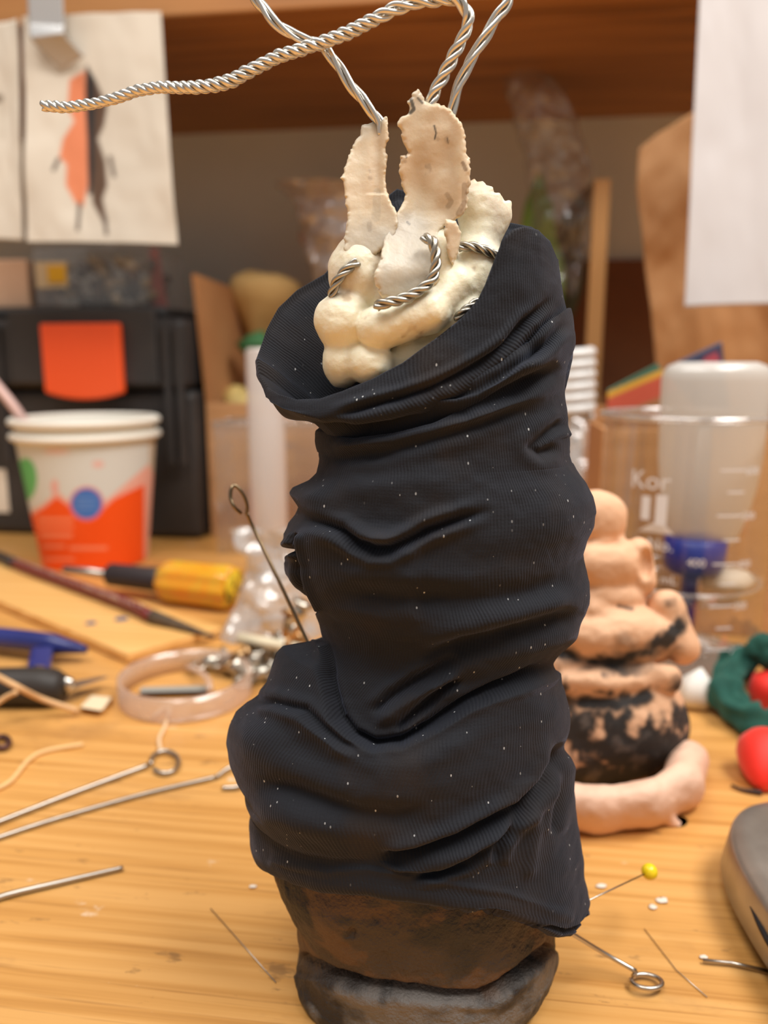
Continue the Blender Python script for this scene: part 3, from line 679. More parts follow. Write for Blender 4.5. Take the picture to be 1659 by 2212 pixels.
# ------------------------------------------------------------------ the back row: toolbox, cups, boxes, papers
def A(px, py, b): return float(on_b(px, py, b) @ E1)
def Z(px, py, b): return float(on_b(px, py, b)[2])
M_black = noisy('black_plastic', rgb(46, 44, 44), rgb(54, 51, 50), 30, 0.5, 0.0002, 400)
M_orange = mat('orange_plastic', rgb(250, 92, 40), 0.42)
M_card = noisy('cardboard', rgb(190, 140, 92), rgb(204, 154, 106), 14, 0.8, 0.0003, 120, stretch=(1, 1, 8))
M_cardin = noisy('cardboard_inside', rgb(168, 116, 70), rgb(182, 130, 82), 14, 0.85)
M_metal = mat('bright_metal', rgb(205, 200, 192), 0.22, 1.0)
M_steel = mat('steel_pin', rgb(190, 182, 172), 0.3, 1.0)

bT = 0.655
aR = A(424, 1000, bT); zT = Z(420, 655, bT)
t = thing('toolbox', 'large black plastic toolbox with an orange latch behind the paper cups', 'toolbox', bench(aR - 0.15, bT + 0.1, 0))
bevel(obj('body', *box(aR - 0.42, aR, bT + 0.004, bT + 0.23, 0.001, zT - 0.075), M_black, t, False), 0.006)
bevel(obj('lid', *box(aR - 0.42, aR - 0.004, bT - 0.004, bT + 0.225, zT - 0.073, zT - 0.012), M_black, t, False), 0.006)
bevel(obj('lid_top', *box(aR - 0.41, aR - 0.03, bT + 0.02, bT + 0.21, zT - 0.012, zT), M_black, t, False), 0.005)
a0, a1 = A(112, 780, bT), A(278, 780, bT)
bevel(obj('recess_panel', *box(a0 - 0.035, a1 + 0.03, bT - 0.008, bT - 0.003, Z(200, 830, bT), Z(200, 670, bT)), M_black, t, False), 0.002)
zt, zb_ = Z(190, 700, bT), Z(190, 862, bT)
n = 14; fr = []
for k in range(n + 1):
    u = k / n; fr.append((a0 + (a1 - a0) * u, zb_ + 0.006 * (2 * u - 1) ** 2))
outl = [(a0, zt), (a1, zt)] + fr[::-1]
vv_ = [bench(a, bT - 0.016, z) for a, z in outl] + [bench(a, bT - 0.008, z) for a, z in outl]; m_ = len(outl)
ff_ = [tuple(range(m_))[::-1], tuple(range(m_, 2 * m_))] + [(i, (i + 1) % m_, (i + 1) % m_ + m_, i + m_) for i in range(m_)]
lt_ = bevel(obj('latch', vv_, ff_, M_orange, t, False), 0.002); lt_['label'] = 'orange latch with rounded lower edge'
for aa in (a1 + 0.035, a0 - 0.05, aR - 0.012):
    bevel(obj('rib', *box(aa, aa + 0.006, bT - 0.008, bT - 0.003, zT - 0.14, zT - 0.02), M_black, t, False), 0.001)
obj('sticker', *box(A(-30, 1060, bT), A(12, 1060, bT), bT + 0.0028, bT + 0.0036, Z(0, 1108, bT), Z(0, 1015, bT)), mat('sticker_paper', rgb(222, 212, 196), 0.7), t, False)

# things on the toolbox
M_clearbox = clear('clear_case', (0.8, 0.78, 0.74, 1), 0.16, 0.12, 0.0006, 60, 0.45, 0.3)
t = thing('clear_case', 'clear plastic case of brown bits lying on the toolbox', 'case', bench(A(200, 640, 0.72), 0.72, zT))
bevel(obj('case_shell', *box(A(72, 600, 0.70), A(318, 600, 0.70), 0.70, 0.79, zT + 0.0005, Z(200, 530, 0.70)), M_clearbox, t, False), 0.003)
rng = random.Random(4)
M_bits = [mat('bits_' + str(k), c, 0.6) for k, c in enumerate((rgb(70, 48, 32), rgb(120, 96, 60), rgb(150, 128, 100), rgb(44, 34, 28)))]
ca0, ca1, cz = A(80, 600, 0.70), A(310, 600, 0.70), Z(200, 540, 0.70)
MB = [[], [], [], []]
for k in range(70):
    c = bench(rng.uniform(ca0 + .008, ca1 - .008), rng.uniform(0.708, 0.78), rng.uniform(zT + 0.006, cz - 0.006))
    d = np.array([rng.uniform(-1, 1) for _ in range(3)]); MB[k % 4].append(lathe([(0.0005, -0.008), (0.004, -0.004), (0.0055, 0.001), (0.003, 0.007)], c, d, 7))
for k in range(4):
    o = obj('dried_bits', *merge(MB[k]), M_bits[k], t); o['kind'] = 'stuff'
obj('case_label', *box(A(78, 600, 0.699), A(146, 600, 0.699), 0.6985, 0.6995, Z(110, 622, 0.699), Z(110, 566, 0.699)), mat('label_cream', rgb(205, 180, 140), 0.6), t, False)
obj('yellow_mark', *box(A(104, 600, 0.698), A(142, 600, 0.698), 0.6975, 0.6985, Z(110, 610, 0.698), Z(110, 574, 0.698)), mat('label_yellow', rgb(222, 168, 24), 0.6), t, False)
o = obj('small_carton', *box(A(-60, 590, 0.70), A(58, 590, 0.70), 0.70, 0.76, zT + 0.0005, Z(20, 560, 0.70)), noisy('tan_carton', rgb(196, 158, 128), rgb(208, 170, 140), 20, 0.7), None, False)
tag(bevel(o, 0.002), 'small tan carton on the toolbox left of the clear case', 'box')
v, f = hexa([on_b(328, 655, .74), on_b(362, 655, .74), on_b(362, 655, .765), on_b(328, 655, .765), on_b(322, 535, .74), on_b(342, 535, .74), on_b(342, 535, .765), on_b(322, 535, .765)])
v[:, 2] = np.where(v[:, 2] < zT + .02, zT + 0.0005, v[:, 2])
tag(bevel(obj('red_folder', v, f, mat('red_card', rgb(150, 62, 56), 0.6), None, False), 0.001), 'narrow dull red folder standing on the right end of the toolbox', 'folder')

# ---- paper cups
def cup(name, zoff, label, paint_on, parent_thing=None):
    ax = np.array([P(200, 1100, 0.618)[0], 0.618, zoff]); rb, rt, h = 0.0415, 0.0535, 0.1035
    t = thing(name, label, 'cup', ax)
    nh, ns = 150, 300; hh = np.linspace(0, h, nh); an = np.linspace(0, 2 * math.pi, ns, endpoint=False)
    R_ = (rb + (rt - rb) * hh / h)[:, None]
    g = np.stack([ax[0] + R_ * np.cos(an), ax[1] + R_ * np.sin(an), ax[2] + hh[:, None] + 0 * an], -1)
    white = np.array(rgb(226, 224, 214)[:3]); col = np.ones(g.shape) * white
    if paint_on:
        qx, qy = proj(g); fr_ = (np.sin(an) < 0.25)[None, :] * np.ones((nh, 1), bool)
        def put(mask, c):
            col[(mask > 0) & (fr_ > 0)] = np.array(rgb(*c)[:3])
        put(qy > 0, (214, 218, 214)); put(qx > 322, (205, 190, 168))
        def mix(sd, c, w=3, a=1.0):
            m = (sstep(w, -w, sd) * fr_ * a)[..., None]; col[...] = col * (1 - m) + np.array(rgb(*c)[:3]) * m
        mix(poly_sd(qx, qy, [(40, 1150), (58, 1108), (88, 1092), (108, 1076), (122, 1060), (140, 1075), (165, 1096), (200, 1100), (240, 1072), (322, 1002), (332, 1030), (322, 1300), (40, 1300)]), (236, 176, 160))
        mix(poly_sd(qx, qy, [(50, 1150), (66, 1114), (96, 1096), (122, 1074), (148, 1092), (175, 1120), (212, 1110), (245, 1078), (312, 1046), (312, 1300), (50, 1300)]), (246, 84, 16))
        mix(np.hypot((qx - 187), (qy - 1088)) - 37, (232, 120, 130)); mix(np.hypot((qx - 187), (qy - 1088)) - 33, (66, 118, 196))
        for yy in (1078, 1088, 1098): mix(np.maximum(abs(qx - 187) - 20, abs(qy - yy) - 1.6), (120, 160, 214), 1.5, .7)
        mix((np.hypot((qx - 55) / 25.0, (qy - 1035) / 46.0) - 1) * 25, (92, 186, 110))
        mix(np.hypot((qx - 118) / 1.0, (qy - 1052) / 2.0) - 8, (236, 160, 150), 3, .8)
        mix(np.hypot((qx - 212) / 1.6, (qy - 1003)) - 8, (232, 176, 166), 3, .8); mix(np.hypot((qx - 122) / 3.4, (qy - 975)) - 8, (232, 196, 184), 4, .8)
        for (xa, xb, yy, w_) in ((82, 158, 1122, 7), (84, 158, 1138, 6), (88, 156, 1156, 8), (92, 140, 1180, 6), (150, 232, 1184, 7), (94, 160, 1208, 6)):
            mix(np.maximum(abs(qx - (xa + xb) / 2) - (xb - xa) / 2, abs(qy - yy) - w_ / 2), (250, 158, 118), 3, .75)
    inn = g.copy(); inn[..., :2] = ax[:2] + (g[..., :2] - ax[:2]) * 0.975; inn[..., 2] += 0.0006
    V = np.concatenate([g.reshape(-1, 3), inn.reshape(-1, 3)]); k = nh * ns
    f = grid_faces(nh, ns, True); top = np.arange(ns) + (nh - 1) * ns; t2 = np.roll(top, -1); b0 = np.arange(ns); b2 = np.roll(b0, -1)
    F = np.concatenate([f, f[:, ::-1] + k, np.stack([top, t2, t2 + k, top + k], -1), np.stack([b2, b0, b0 + k, b2 + k], -1)])
    obj('cup_wall', V, F, painted(name + '_print', 0.45), t, paint=np.concatenate([col.reshape(-1, 3), np.ones((k, 3)) * white]))
    obj('cup_bottom', *lathe([(0.001, 0.004), (rb * 0.972, 0.004), (rb * 0.972, 0.0052), (0.001, 0.0052)], ax, (0, 0, 1), 48), M_cupw, t)
    a = np.linspace(0, 2 * math.pi, 96, endpoint=False); c = np.stack([ax[0] + (rt + .0012) * np.cos(a), ax[1] + (rt + .0012) * np.sin(a), np.full(96, ax[2] + h)], -1)
    v, f = tube(c, 0.0031, 10, True); obj('rolled_rim', v, f, M_cupw, t)
M_cupw = mat('cup_paper', rgb(232, 228, 216), 0.5)
zrim = float(P(192, 940, 0.56)[2])
cup('paper_cup', 0.0005, 'outer printed paper cup, orange and white with a blue disc, by the toolbox', True)
cup('paper_cup', 0.0118, 'plain inner white paper cup nested in the orange printed cup', False)
v, f = tube([P(20, 865, .60), P(52, 912, .60), P(90, 960, 0.61)], 0.004, 10)
v, f = tube(crom([P(-25, 812, .60), P(45, 900, .60), P(110, 1010, 0.62)], 12), 0.0038, 10)
tag(obj('straw', v, f, mat('pink_plastic', rgb(214, 180, 172), 0.4)), 'pale pink straw leaning out of the paper cups to the left', 'straw')

# ---- open cardboard box
bC = 0.675; aL = aR + 0.004; aE = A(1690, 1000, bC); zC = Z(700, 872, bC); th = 0.004
t = thing('cardboard_box', 'wide open cardboard box holding dried flowers and sticks, under the shelf', 'box', bench((aL + aE) / 2, 0.8, 0))
obj('front_panel', *box(aL, aE, bC, bC + th, 0.0005, zC), M_card, t, False)
obj('side_panel', *box(aL, aL + th, bC + th, 0.915, 0.0005, zC), M_cardin, t, False)
obj('side_panel', *box(aE - th, aE, bC + th, 0.915, 0.0005, zC), M_cardin, t, False)
obj('back_panel', *box(aL, aE, 0.915, 0.919, 0.0005, zC), M_cardin, t, False)
obj('box_bottom', *box(aL + th, aE - th, bC + th, 0.914, 0.0005, 0.004), M_cardin, t, False)
obj('flap', *hexa([bench(aL, bC, zC), bench(aL + th, bC, zC), bench(aL + th, .90, zC), bench(aL, .90, zC),
                   bench(aL - .008, bC, Z(405, 592, bC)), bench(aL - .004, bC, Z(405, 592, bC)), bench(aL - .004, .90, Z(520, 652, .9)), bench(aL - .008, .90, Z(520, 652, .9))]), M_cardin, t, False)
aB = A(1195, 600, .915)
obj('flap', *hexa([bench(aB, .915, zC), bench(aE, .915, zC), bench(aE, .919, zC), bench(aB, .919, zC),
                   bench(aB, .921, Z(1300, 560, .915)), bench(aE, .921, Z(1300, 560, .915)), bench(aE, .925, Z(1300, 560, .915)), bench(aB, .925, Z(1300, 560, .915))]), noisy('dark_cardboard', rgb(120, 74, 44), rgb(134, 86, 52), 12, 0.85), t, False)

def cone_between(name, top, bot, rt_, rb_, m, parent=None, seg=40, crumple=0.0, seed=0, n=24, slant=None, ell=1.0, thick=0.0):
    top = np.array(top, float); bot = np.array(bot, float); d = top - bot; L = np.linalg.norm(d)
    prof = [(rb_ + (rt_ - rb_) * (k / n) ** 0.9, L * k / n) for k in range(n + 1)]
    v, f = lathe(prof, bot, d / L, seg, caps=False, ell=ell)
    if crumple:
        dirr = v - (bot + ((v - bot) @ (d / L))[:, None] * d / L)
        v = v + dirr * (crumple * fbm(v * 45, 4, seed))[:, None]
    if slant is not None:
        w = np.clip(((v - bot) @ (d / L)) / L, 0, 1)[:, None] ** 2; v = v + w * slant(v)
    return obj(name, v, f, m, parent)
zf = 0.0045
M_cello = clear('cellophane', (0.9, 0.83, 0.78, 1), 0.16, 0.10, 0.006, 60, 0.7, 0.35)
M_kraft = noisy('kraft_paper', rgb(170, 122, 76), rgb(188, 140, 92), 10, 0.75, 0.0008, 22)
M_leaf = noisy('leaf_green', rgb(96, 140, 44), rgb(130, 168, 70), 40, 0.45)
M_dleaf = noisy('leaf_dark', rgb(54, 54, 26), rgb(74, 68, 34), 40, 0.6)
def leaf(pts, w, m, parent, name='leaf', b=None, seed=0):
    c = crom([on_b(x, y, bb) for x, y, bb in pts], 20); n = len(c); vs = []
    for i in range(n):
        tt = c[min(i + 1, n - 1)] - c[max(i - 1, 0)]; s = np.cross(tt, E2); s /= np.linalg.norm(s) + 1e-9
        ww = w * math.sin(math.pi * min(1, (i / (n - 1)) * 0.92 + 0.08)) ** 0.7 + 0.0004
        vs += [c[i] - s * ww, c[i] - s * ww * .5 - E2 * ww * .22, c[i] - E2 * ww * .1, c[i] + s * ww * .5 - E2 * ww * .22, c[i] + s * ww]
    vs = np.array(vs); nrm_ = E2 * 0.0006; V = np.concatenate([vs, vs + nrm_]); k = len(vs)
    f = grid_faces(n, 5); F = np.concatenate([f, f[:, ::-1] + k]); idx = np.arange(k).reshape(n, 5)
    for e in (idx[0], idx[-1][::-1], idx[::-1, 0], idx[:, 4]): F = np.concatenate([F, np.stack([e[1:], e[:-1], e[:-1] + k, e[1:] + k], -1)])
    return obj(name, V, F, m, parent)
bK = .458; k0, k1 = A(1300, 1000, bK), A(1760, 1000, bK); zK = Z(1500, 930, bK)
t = thing('cardboard_box', 'smaller brown cardboard box directly behind the glass beaker', 'box', bench((k0 + k1) / 2, .49, 0))
obj('front_panel', *box(k0, k1, bK, bK + .004, .0005, zK), M_card, t, False); obj('back_panel', *box(k0, k1, .520, .524, .0005, zK), M_cardin, t, False)
for aa in (k0, k1 - .004): obj('side_panel', *box(aa, aa + .004, bK + .004, .520, .0005, zK), M_cardin, t, False)
obj('box_bottom', *box(k0 + .004, k1 - .004, bK + .004, .520, .0005, .004), M_cardin, t, False)
# cellophane-wrapped stem on the right
t = thing('wrapped_flower', 'tall pointed cellophane sleeve with green leaves inside, behind the sculpture right', 'flower', on_b(1190, 860, .80))
tp = [(1080, 96), (1140, 120), (1200, 175), (1240, 260), (1268, 330), (1282, 420)]
def slv(u, v):
    # a sleeve: u around, v up. left edge and right edge given in the photo's outline at b = .80
    y_ = 640 - v * 540
    l = np.interp(y_, [100, 180, 260, 340, 420, 520, 640], [1076, 1092, 1112, 1136, 1146, 1150, 1160]); r = np.interp(y_, [100, 140, 200, 300, 420, 520, 640], [1086, 1150, 1218, 1262, 1282, 1270, 1240])
    a = u * 2 * math.pi; x_ = (l + r) / 2 + (r - l) / 2 * np.cos(a); bb = 0.80 - (r - l) / 2 * 0.00045 * np.sin(a)
    p = on_b(x_, y_, 0.80) + E2 * (bb - 0.80)[..., None]
    return p + (E1 * fbm(p * 70, 4, 3)[..., None] * 0.003 + E2 * fbm(p * 55, 4, 8)[..., None] * 0.008)
uu_, vv2 = np.meshgrid(np.linspace(0, 1, 60, endpoint=False), np.linspace(0, 1, 70)); g = slv(uu_, vv2)
obj('cellophane_sleeve', g.reshape(-1, 3), grid_faces(70, 60, True), M_cello, t)
leaf([(1172, 700, .80), (1165, 560, .80), (1160, 470, .80), (1166, 372, .80)], .017, M_leaf, t)
leaf([(1190, 700, .81), (1210, 560, .81), (1240, 470, .81), (1282, 392, .81)], .014, M_dleaf, t)
leaf([(1205, 720, .82), (1228, 600, .82), (1225, 520, .82), (1240, 440, .82)], .016, M_dleaf, t)
leaf([(1186, 700, .79), (1195, 600, .79), (1178, 520, .79), (1190, 430, .79)], .012, M_leaf, t)
v, f = tube(crom([on_b(1195, 705, .80), on_b(1200, 860, .80), bench(A(1200, 900, .8), .8, zf)], 14), .0035, 8); obj('stem', v, f, M_dleaf, t)
# bouquet on the left
t = thing('dried_bouquet', 'brown dried bouquet in clear wrap rising left of the foam', 'flower', on_b(720, 860, .80))
def slv2(u, v):
    y_ = 700 - v * 290
    l = np.interp(y_, [410, 425, 440, 520, 620, 700], [598, 620, 636, 656, 682, 700]); r = np.interp(y_, [410, 700], [850, 780])
    y_ = y_ - v * 6 + v ** 3 * 30 * (0.5 - 0.5 * np.cos(u * 2 * math.pi)) * 0.6
    a = u * 2 * math.pi; x_ = (l + r) / 2 + (r - l) / 2 * -np.cos(a)
    p = on_b(x_, y_, 0.80) + E2 * (-(r - l) / 2 * 0.0004 * np.sin(a))[..., None]
    return p + (E2 * fbm(p * 60, 4, 18)[..., None] * 0.007 + E1 * fbm(p * 60, 3, 28)[..., None] * .002)
g = slv2(uu_, vv2); obj('cellophane_sleeve', g.reshape(-1, 3), grid_faces(70, 60, True), clear('brown_cellophane', (0.8, 0.66, 0.58, 1), 0.62, 0.12, 0.004, 60, 0.5, 0.6), t)
rng = random.Random(8); parts = []
M_petal = noisy('dried_petal', rgb(150, 112, 94), rgb(188, 152, 134), 40, 0.6)
for k in range(16):
    c = on_b(rng.uniform(660, 800), rng.uniform(430, 520), rng.uniform(.785, .82)); parts.append(lathe([(.001, -.012), (.008, -.006), (.011, .002), (.009, .009), (.002, .008)], c, (rng.uniform(-.5, .5), rng.uniform(-.5, .3), 1), 9))
o = obj('dried_blooms', *merge(parts), M_petal, t); o['kind'] = 'stuff'
parts = [tube([on_b(rng.uniform(680, 790), 520, .80), on_b(rng.uniform(715, 765), 700, .80), bench(A(740, 900, .8) + rng.uniform(-.01, .01), .8, zf)], .002, 6) for k in range(12)]
o = obj('dried_stems', *merge(parts), M_dleaf, t); o['kind'] = 'stuff'
# tan paper cone and green scraps
M_must = noisy('mustard_paper', rgb(186, 150, 92), rgb(200, 164, 104), 10, 0.8)
bt_ = on_b(566, 800, .80); tp2 = on_b(578, 590, .80); L_ = np.linalg.norm(tp2 - bt_)
v, f = lathe([(.003, 0), (.006, L_ * .1), (.014, L_ * .3), (.026, L_ * .52), (.036, L_ * .7), (.0395, L_ * .82), (.036, L_ * .92), (.022, L_ * .985), (.0005, L_)], bt_, tp2 - bt_, 48)
v += (fbm(v * 50, 3, 3) * .0035)[:, None] * np.array([1, .6, 1])
t = thing('paper_cone', 'mustard tan paper cone poking out of the box beside the black toolbox', 'paper', bt_ * np.array([1, 1, 0]))
obj('wrap', v, f, M_must, t); v, f = tube([bt_ + [0, 0, .01], bench(A(566, 900, .80), .80, zf)], .003, 8); obj('stem', v, f, M_dleaf, t)
M_green = noisy('green_scrap', rgb(40, 92, 50), rgb(56, 112, 64), 60, 0.7)
for (x, y, r_, lb) in ((480, 856, .02, 'dark green scrap at the left end of the cardboard box'), (565, 745, .022, 'dark green scrap beside the white tube and black cloth')):
    c = on_b(x, y, .74)
    v, f = lathe([(.0005, -.012), (r_ * .8, -.008), (r_, 0), (r_ * .6, .008), (.0005, .010)], c, (0.2, 0, 1), 22); v += (fbm(v * 90, 3, int(x)) * .006)[:, None] * np.array([1, .5, 1])
    tag(obj('green_scrap', v, f, M_green), lb, 'fabric')
v, f = lathe([(.0005, -.012), (.018, -.008), (.022, 0), (.012, .008), (.0005, .010)], on_b(520, 862, .73), (0.2, 0, 1), 22)
v += (fbm(v * 90, 3, 77) * .006)[:, None] * np.array([1, .5, 1]); tag(obj('yellow_scrap', v, f, mat('yellow_cloth', rgb(206, 180, 110), .7)), 'pale yellow scrap next to the green scrap in the box', 'fabric')
# wooden stick
M_stick = noisy('stick_wood', rgb(196, 146, 88), rgb(212, 162, 102), 30, 0.55, stretch=(1, 1, .1))
bS = 0.74; w2 = 0.0072; zt_ = Z(1292, 386, bS); aS = A(1291, 600, bS)
tag(bevel(obj('wooden_stick', *box(aS - w2, aS + w2, bS, bS + .005, zf, zt_), M_stick, None, False), 0.001), 'upright flat pale wooden stick standing in the box right of the sculpture', 'stick')
# kraft bag
def kb(u, v):
    x_ = 1375 + (np.interp(v, [0, .12, 1], [8, 0, 66])) + u * 380; y_ = np.interp(u, [0, .1, .35, 1], [318, 286, 230, 190]) * (1 - v) + v * 1010
    p = on_b(x_, y_, .665) + E2 * (0.005 * fbm(np.stack([u * 4, v * 5, 0 * u], -1), 3, 6))[..., None]; return p
v, f, uv = sheet(kb, 60, 70, .0006)
t = thing('kraft_bag', 'crumpled brown kraft paper bag standing behind the squeeze bottle', 'bag', on_b(1500, 1000, .67))
obj('bag_front', v, f, M_kraft, t)
# striped cards
def stripes(V, sc_=1.0):
    qx, qy = proj(V); s = (qy - 870) + (qx - 1300) * 0.42
    cols = [(-1e9, (46, 56, 80)), (-50, (48, 92, 70)), (-18, (196, 146, 44)), (-4, (178, 74, 50)), (40, (150, 100, 60))]
    c = np.ones((len(V), 3))
    for lo, k in cols: c[s > lo] = rgb(*k)[:3]
    return c
v, f, uv = quadsheet([on_b(1312, 842, .49), on_b(1418, 786, .50), on_b(1520, 900, .50), on_b(1312, 1230, .475)], 0.002, 0, 0, 120, 120, .002)
tag(obj('striped_card', v, f, painted('striped_print', .5), paint=stripes(v)), 'card striped green, yellow and red behind the glass beaker rim', 'card')
v, f, uv = quadsheet([on_b(1440, 792, .51), on_b(1558, 738, .51), on_b(1600, 1100, .505), on_b(1460, 1200, .505)], 0.001, 0, 0, 60, 60, .002)
qx, qy = proj(v); cc_ = np.ones((len(v), 3)) * np.array(rgb(52, 56, 84)[:3]); mm = poly_sd(qx, qy, [(1500, 790), (1548, 758), (1562, 800)]) < 0; cc_[mm] = rgb(168, 70, 84)[:3]
tag(obj('navy_card', v, f, painted('navy_print', .5), paint=cc_), 'navy card with a red corner peeking above the squeeze bottle', 'card')

# ---- papers hung on the shelf edge
M_paper = painted('paper', 0.75)
def cream(v, seed, base=(202, 193, 178), var=0.10):
    k = (1 + var * fbm(v * 14, 3, seed))[:, None]; return np.array(rgb(*base)[:3]) * k
v, f, uv = quadsheet([on_b(49, 36, .60), on_b(346, 24, .60), on_b(383, 528, .585), on_b(58, 522, .585)], 0.004, 0.0016, 3, 240, 330, .0003)
col = cream(v, 3); qx, qy = proj(v)
def pm(sd, c, w=3, a=1.0):
    m = (sstep(w, -w, sd) * a)[:, None]; col[...] = col * (1 - m) + np.array(rgb(*c)[:3]) * m
pm(poly_sd(qx, qy, [(186, 148), (208, 175), (232, 230), (225, 270), (212, 300), (228, 350), (232, 400), (222, 430), (232, 480), (226, 486), (200, 440), (192, 360), (186, 280), (184, 200)]), (84, 60, 42), 5)
pm(poly_sd(qx, qy, [(188, 140), (204, 170), (206, 240), (204, 300), (204, 360), (198, 420), (190, 420), (184, 300), (180, 200)]), (34, 28, 26), 4)
pm(poly_sd(qx, qy, [(184, 152), (150, 172), (146, 230), (160, 262), (136, 300), (128, 340), (144, 356), (142, 400), (164, 440), (180, 446), (190, 400), (188, 300), (184, 230)]), (214, 128, 88), 5)
for pl in ([(126, 344), (116, 366)], [(238, 340), (246, 380)], [(172, 440), (168, 495)], [(226, 470), (230, 505)]): pm(polyline_d(qx, qy, pl)[0] - 4, (80, 66, 58), 4)
tag(obj('picture_sheet', v, f, M_paper, paint=col), 'cream sheet printed with an orange and black moth-like figure, hung top left', 'paper')
v, f, uv = quadsheet([on_b(-120, 62, .603), on_b(40, 44, .603), on_b(50, 520, .588), on_b(-120, 515, .588)], 0.003, 0.0016, 5, 60, 90, .0003)
col = cream(v, 5); qx, qy = proj(v); pm(poly_sd(qx, qy, [(-20, 200), (8, 206), (6, 222), (-20, 225)]), (130, 116, 100), 3); pm(polyline_d(qx, qy, [(4, 220), (6, 300)])[0] - 2, (176, 164, 146), 3)
tag(obj('picture_sheet', v, f, M_paper, paint=col), 'plain cream sheet at the picture edge left of the moth-like print', 'paper')
v, f, uv = quadsheet([on_b(1512, -40, .60), on_b(1760, -50, .60), on_b(1760, 652, .57), on_b(1479, 663, .57)], 0.004, 0.001, 8, 60, 120, .0003)
tag(obj('white_sheet', v, f, M_paper, paint=cream(v, 9, (192, 188, 188), .03)), 'large blank white sheet hanging at the top right', 'paper')
def tp_(u, v):
    pts = np.array([[98, -60], [98, 0], [100, 55], [116, 92], [150, 132]], float); s = v * 4; k = np.clip(s.astype(int), 0, 3); fr_ = (s - k)
    x_ = pts[k, 0] * (1 - fr_) + pts[k + 1, 0] * fr_; y_ = pts[k, 1] * (1 - fr_) + pts[k + 1, 1] * fr_
    w = np.interp(v, [0, .5, .7, 1], [38, 38, 36, 26]); b_ = np.interp(v, [0, .5, .7, .85, 1], [.592, .592, .584, .590, .596])
    r = on_b(x_ + (u - .5) * 2 * w, y_ + (u - .5) * np.interp(v, [0, .5, 1], [0, 6, -30]), .592); return r + E2 * (b_ - .592)[..., None]
v, f, uv = sheet(tp_, 16, 50, .0004)
tag(obj('tape_strip', v, f, clear('grey_tape', (0.42, 0.42, 0.42, 1), .93, .25, 0, 1, .05, .8)), 'grey translucent tape strip curling down over the printed sheet', 'tape')

# ------------------------------------------------------------------ beaker, bottle, plastics
YB = 0.39; cB_ = P(1472, 1200, YB); rB = 0.0415; zr = 0.1345
M_glass = clear('beaker_glass', (0.9, 0.9, 0.9, 1), 0.045, 0.03, 0, 1, 0.62, 0.0)
M_glassrim = clear('beaker_rim', (0.95, 0.93, 0.9, 1), 0.30, 0.05, 0, 1, 0.6, 0.3)
t = thing('glass_beaker', 'clear graduated beaker with white markings holding the upturned bottle', 'beaker', (cB_[0], YB, 0))
c0 = np.array([cB_[0], YB, 0.0006])
obj('beaker_wall', *lathe([(0.001, 0.003), (rB - .006, 0.002), (rB - .002, .003), (rB, .008), (rB, .06), (rB + .0004, zr - .004), (rB + .003, zr - .0006), (rB + .0015, zr)], c0, (0, 0, 1), 96, caps=False), M_glass, t)
obj('beaker_base', *lathe([(0.001, 0.0), (rB - .008, 0.0), (rB - .003, .0015), (rB - .001, .006), (rB - .004, .004), (.001, .0035)], c0, (0, 0, 1), 96, caps=False), M_glassrim, t)
a = np.linspace(0, 2 * math.pi, 96, endpoint=False); v, f = tube(np.stack([c0[0] + (rB + .0022) * np.cos(a), c0[1] + (rB + .0022) * np.sin(a), np.full(96, zr)], -1), .0016, 8, True)
obj('beaker_rim', v, f, M_glassrim, t)
M_mark = mat('white_mark', rgb(226, 224, 224), 0.6)
def on_beaker(verts2, ang0, z0):     # flat x,y -> wrapped round the beaker; ang0 from the camera direction
    a = -math.pi / 2 - 0.37 + ang0 + verts2[:, 0] / rB
    return np.stack([c0[0] + (rB + .0007 - verts2[:, 2] * 0 + verts2[:, 2]) * np.cos(a), c0[1] + (rB + .0007 + verts2[:, 2]) * np.sin(a), z0 + verts2[:, 1]], -1)
def mark_text(s, size, ang0, z0, name='lettering', bold=0.0):
    cu = bpy.data.curves.new('txt', 'FONT'); cu.body = s; cu.size = size; cu.extrude = 0.00008; cu.offset = bold; cu.resolution_u = 3
    o = bpy.data.objects.new('txt', cu); sc.collection.objects.link(o); dg = bpy.context.evaluated_depsgraph_get(); me = o.evaluated_get(dg).to_mesh()
    v = np.array([q.co[:] for q in me.vertices]); f = [tuple(p.vertices) for p in me.polygons]; o.evaluated_get(dg).to_mesh_clear(); bpy.data.objects.remove(o)
    return obj(name, on_beaker(v, ang0, z0), f, M_mark, t, False)
def tick(x0_, x1_, z, ang0, h=.0007):
    n = 8; xs = np.linspace(x0_, x1_, n); V = []
    for x in xs: V += [(x, 0, 0), (x, h, 0), (x, h, .0002), (x, 0, .0002)]
    F = []
    for i in range(n - 1):
        for j in range(4): F.append((i * 4 + j, i * 4 + (j + 1) % 4, i * 4 + 4 + (j + 1) % 4, i * 4 + 4 + j))
    F += [(0, 1, 2, 3), ((n - 1) * 4 + 3, (n - 1) * 4 + 2, (n - 1) * 4 + 1, (n - 1) * 4)]
    return obj('graduation', on_beaker(np.array(V, float), ang0, z), F, M_mark, t, False)
zrow = lambda y: float(P(1472, y, YB - rB * .9)[2])
mark_text('Kor', .0125, -0.66, zrow(1062))
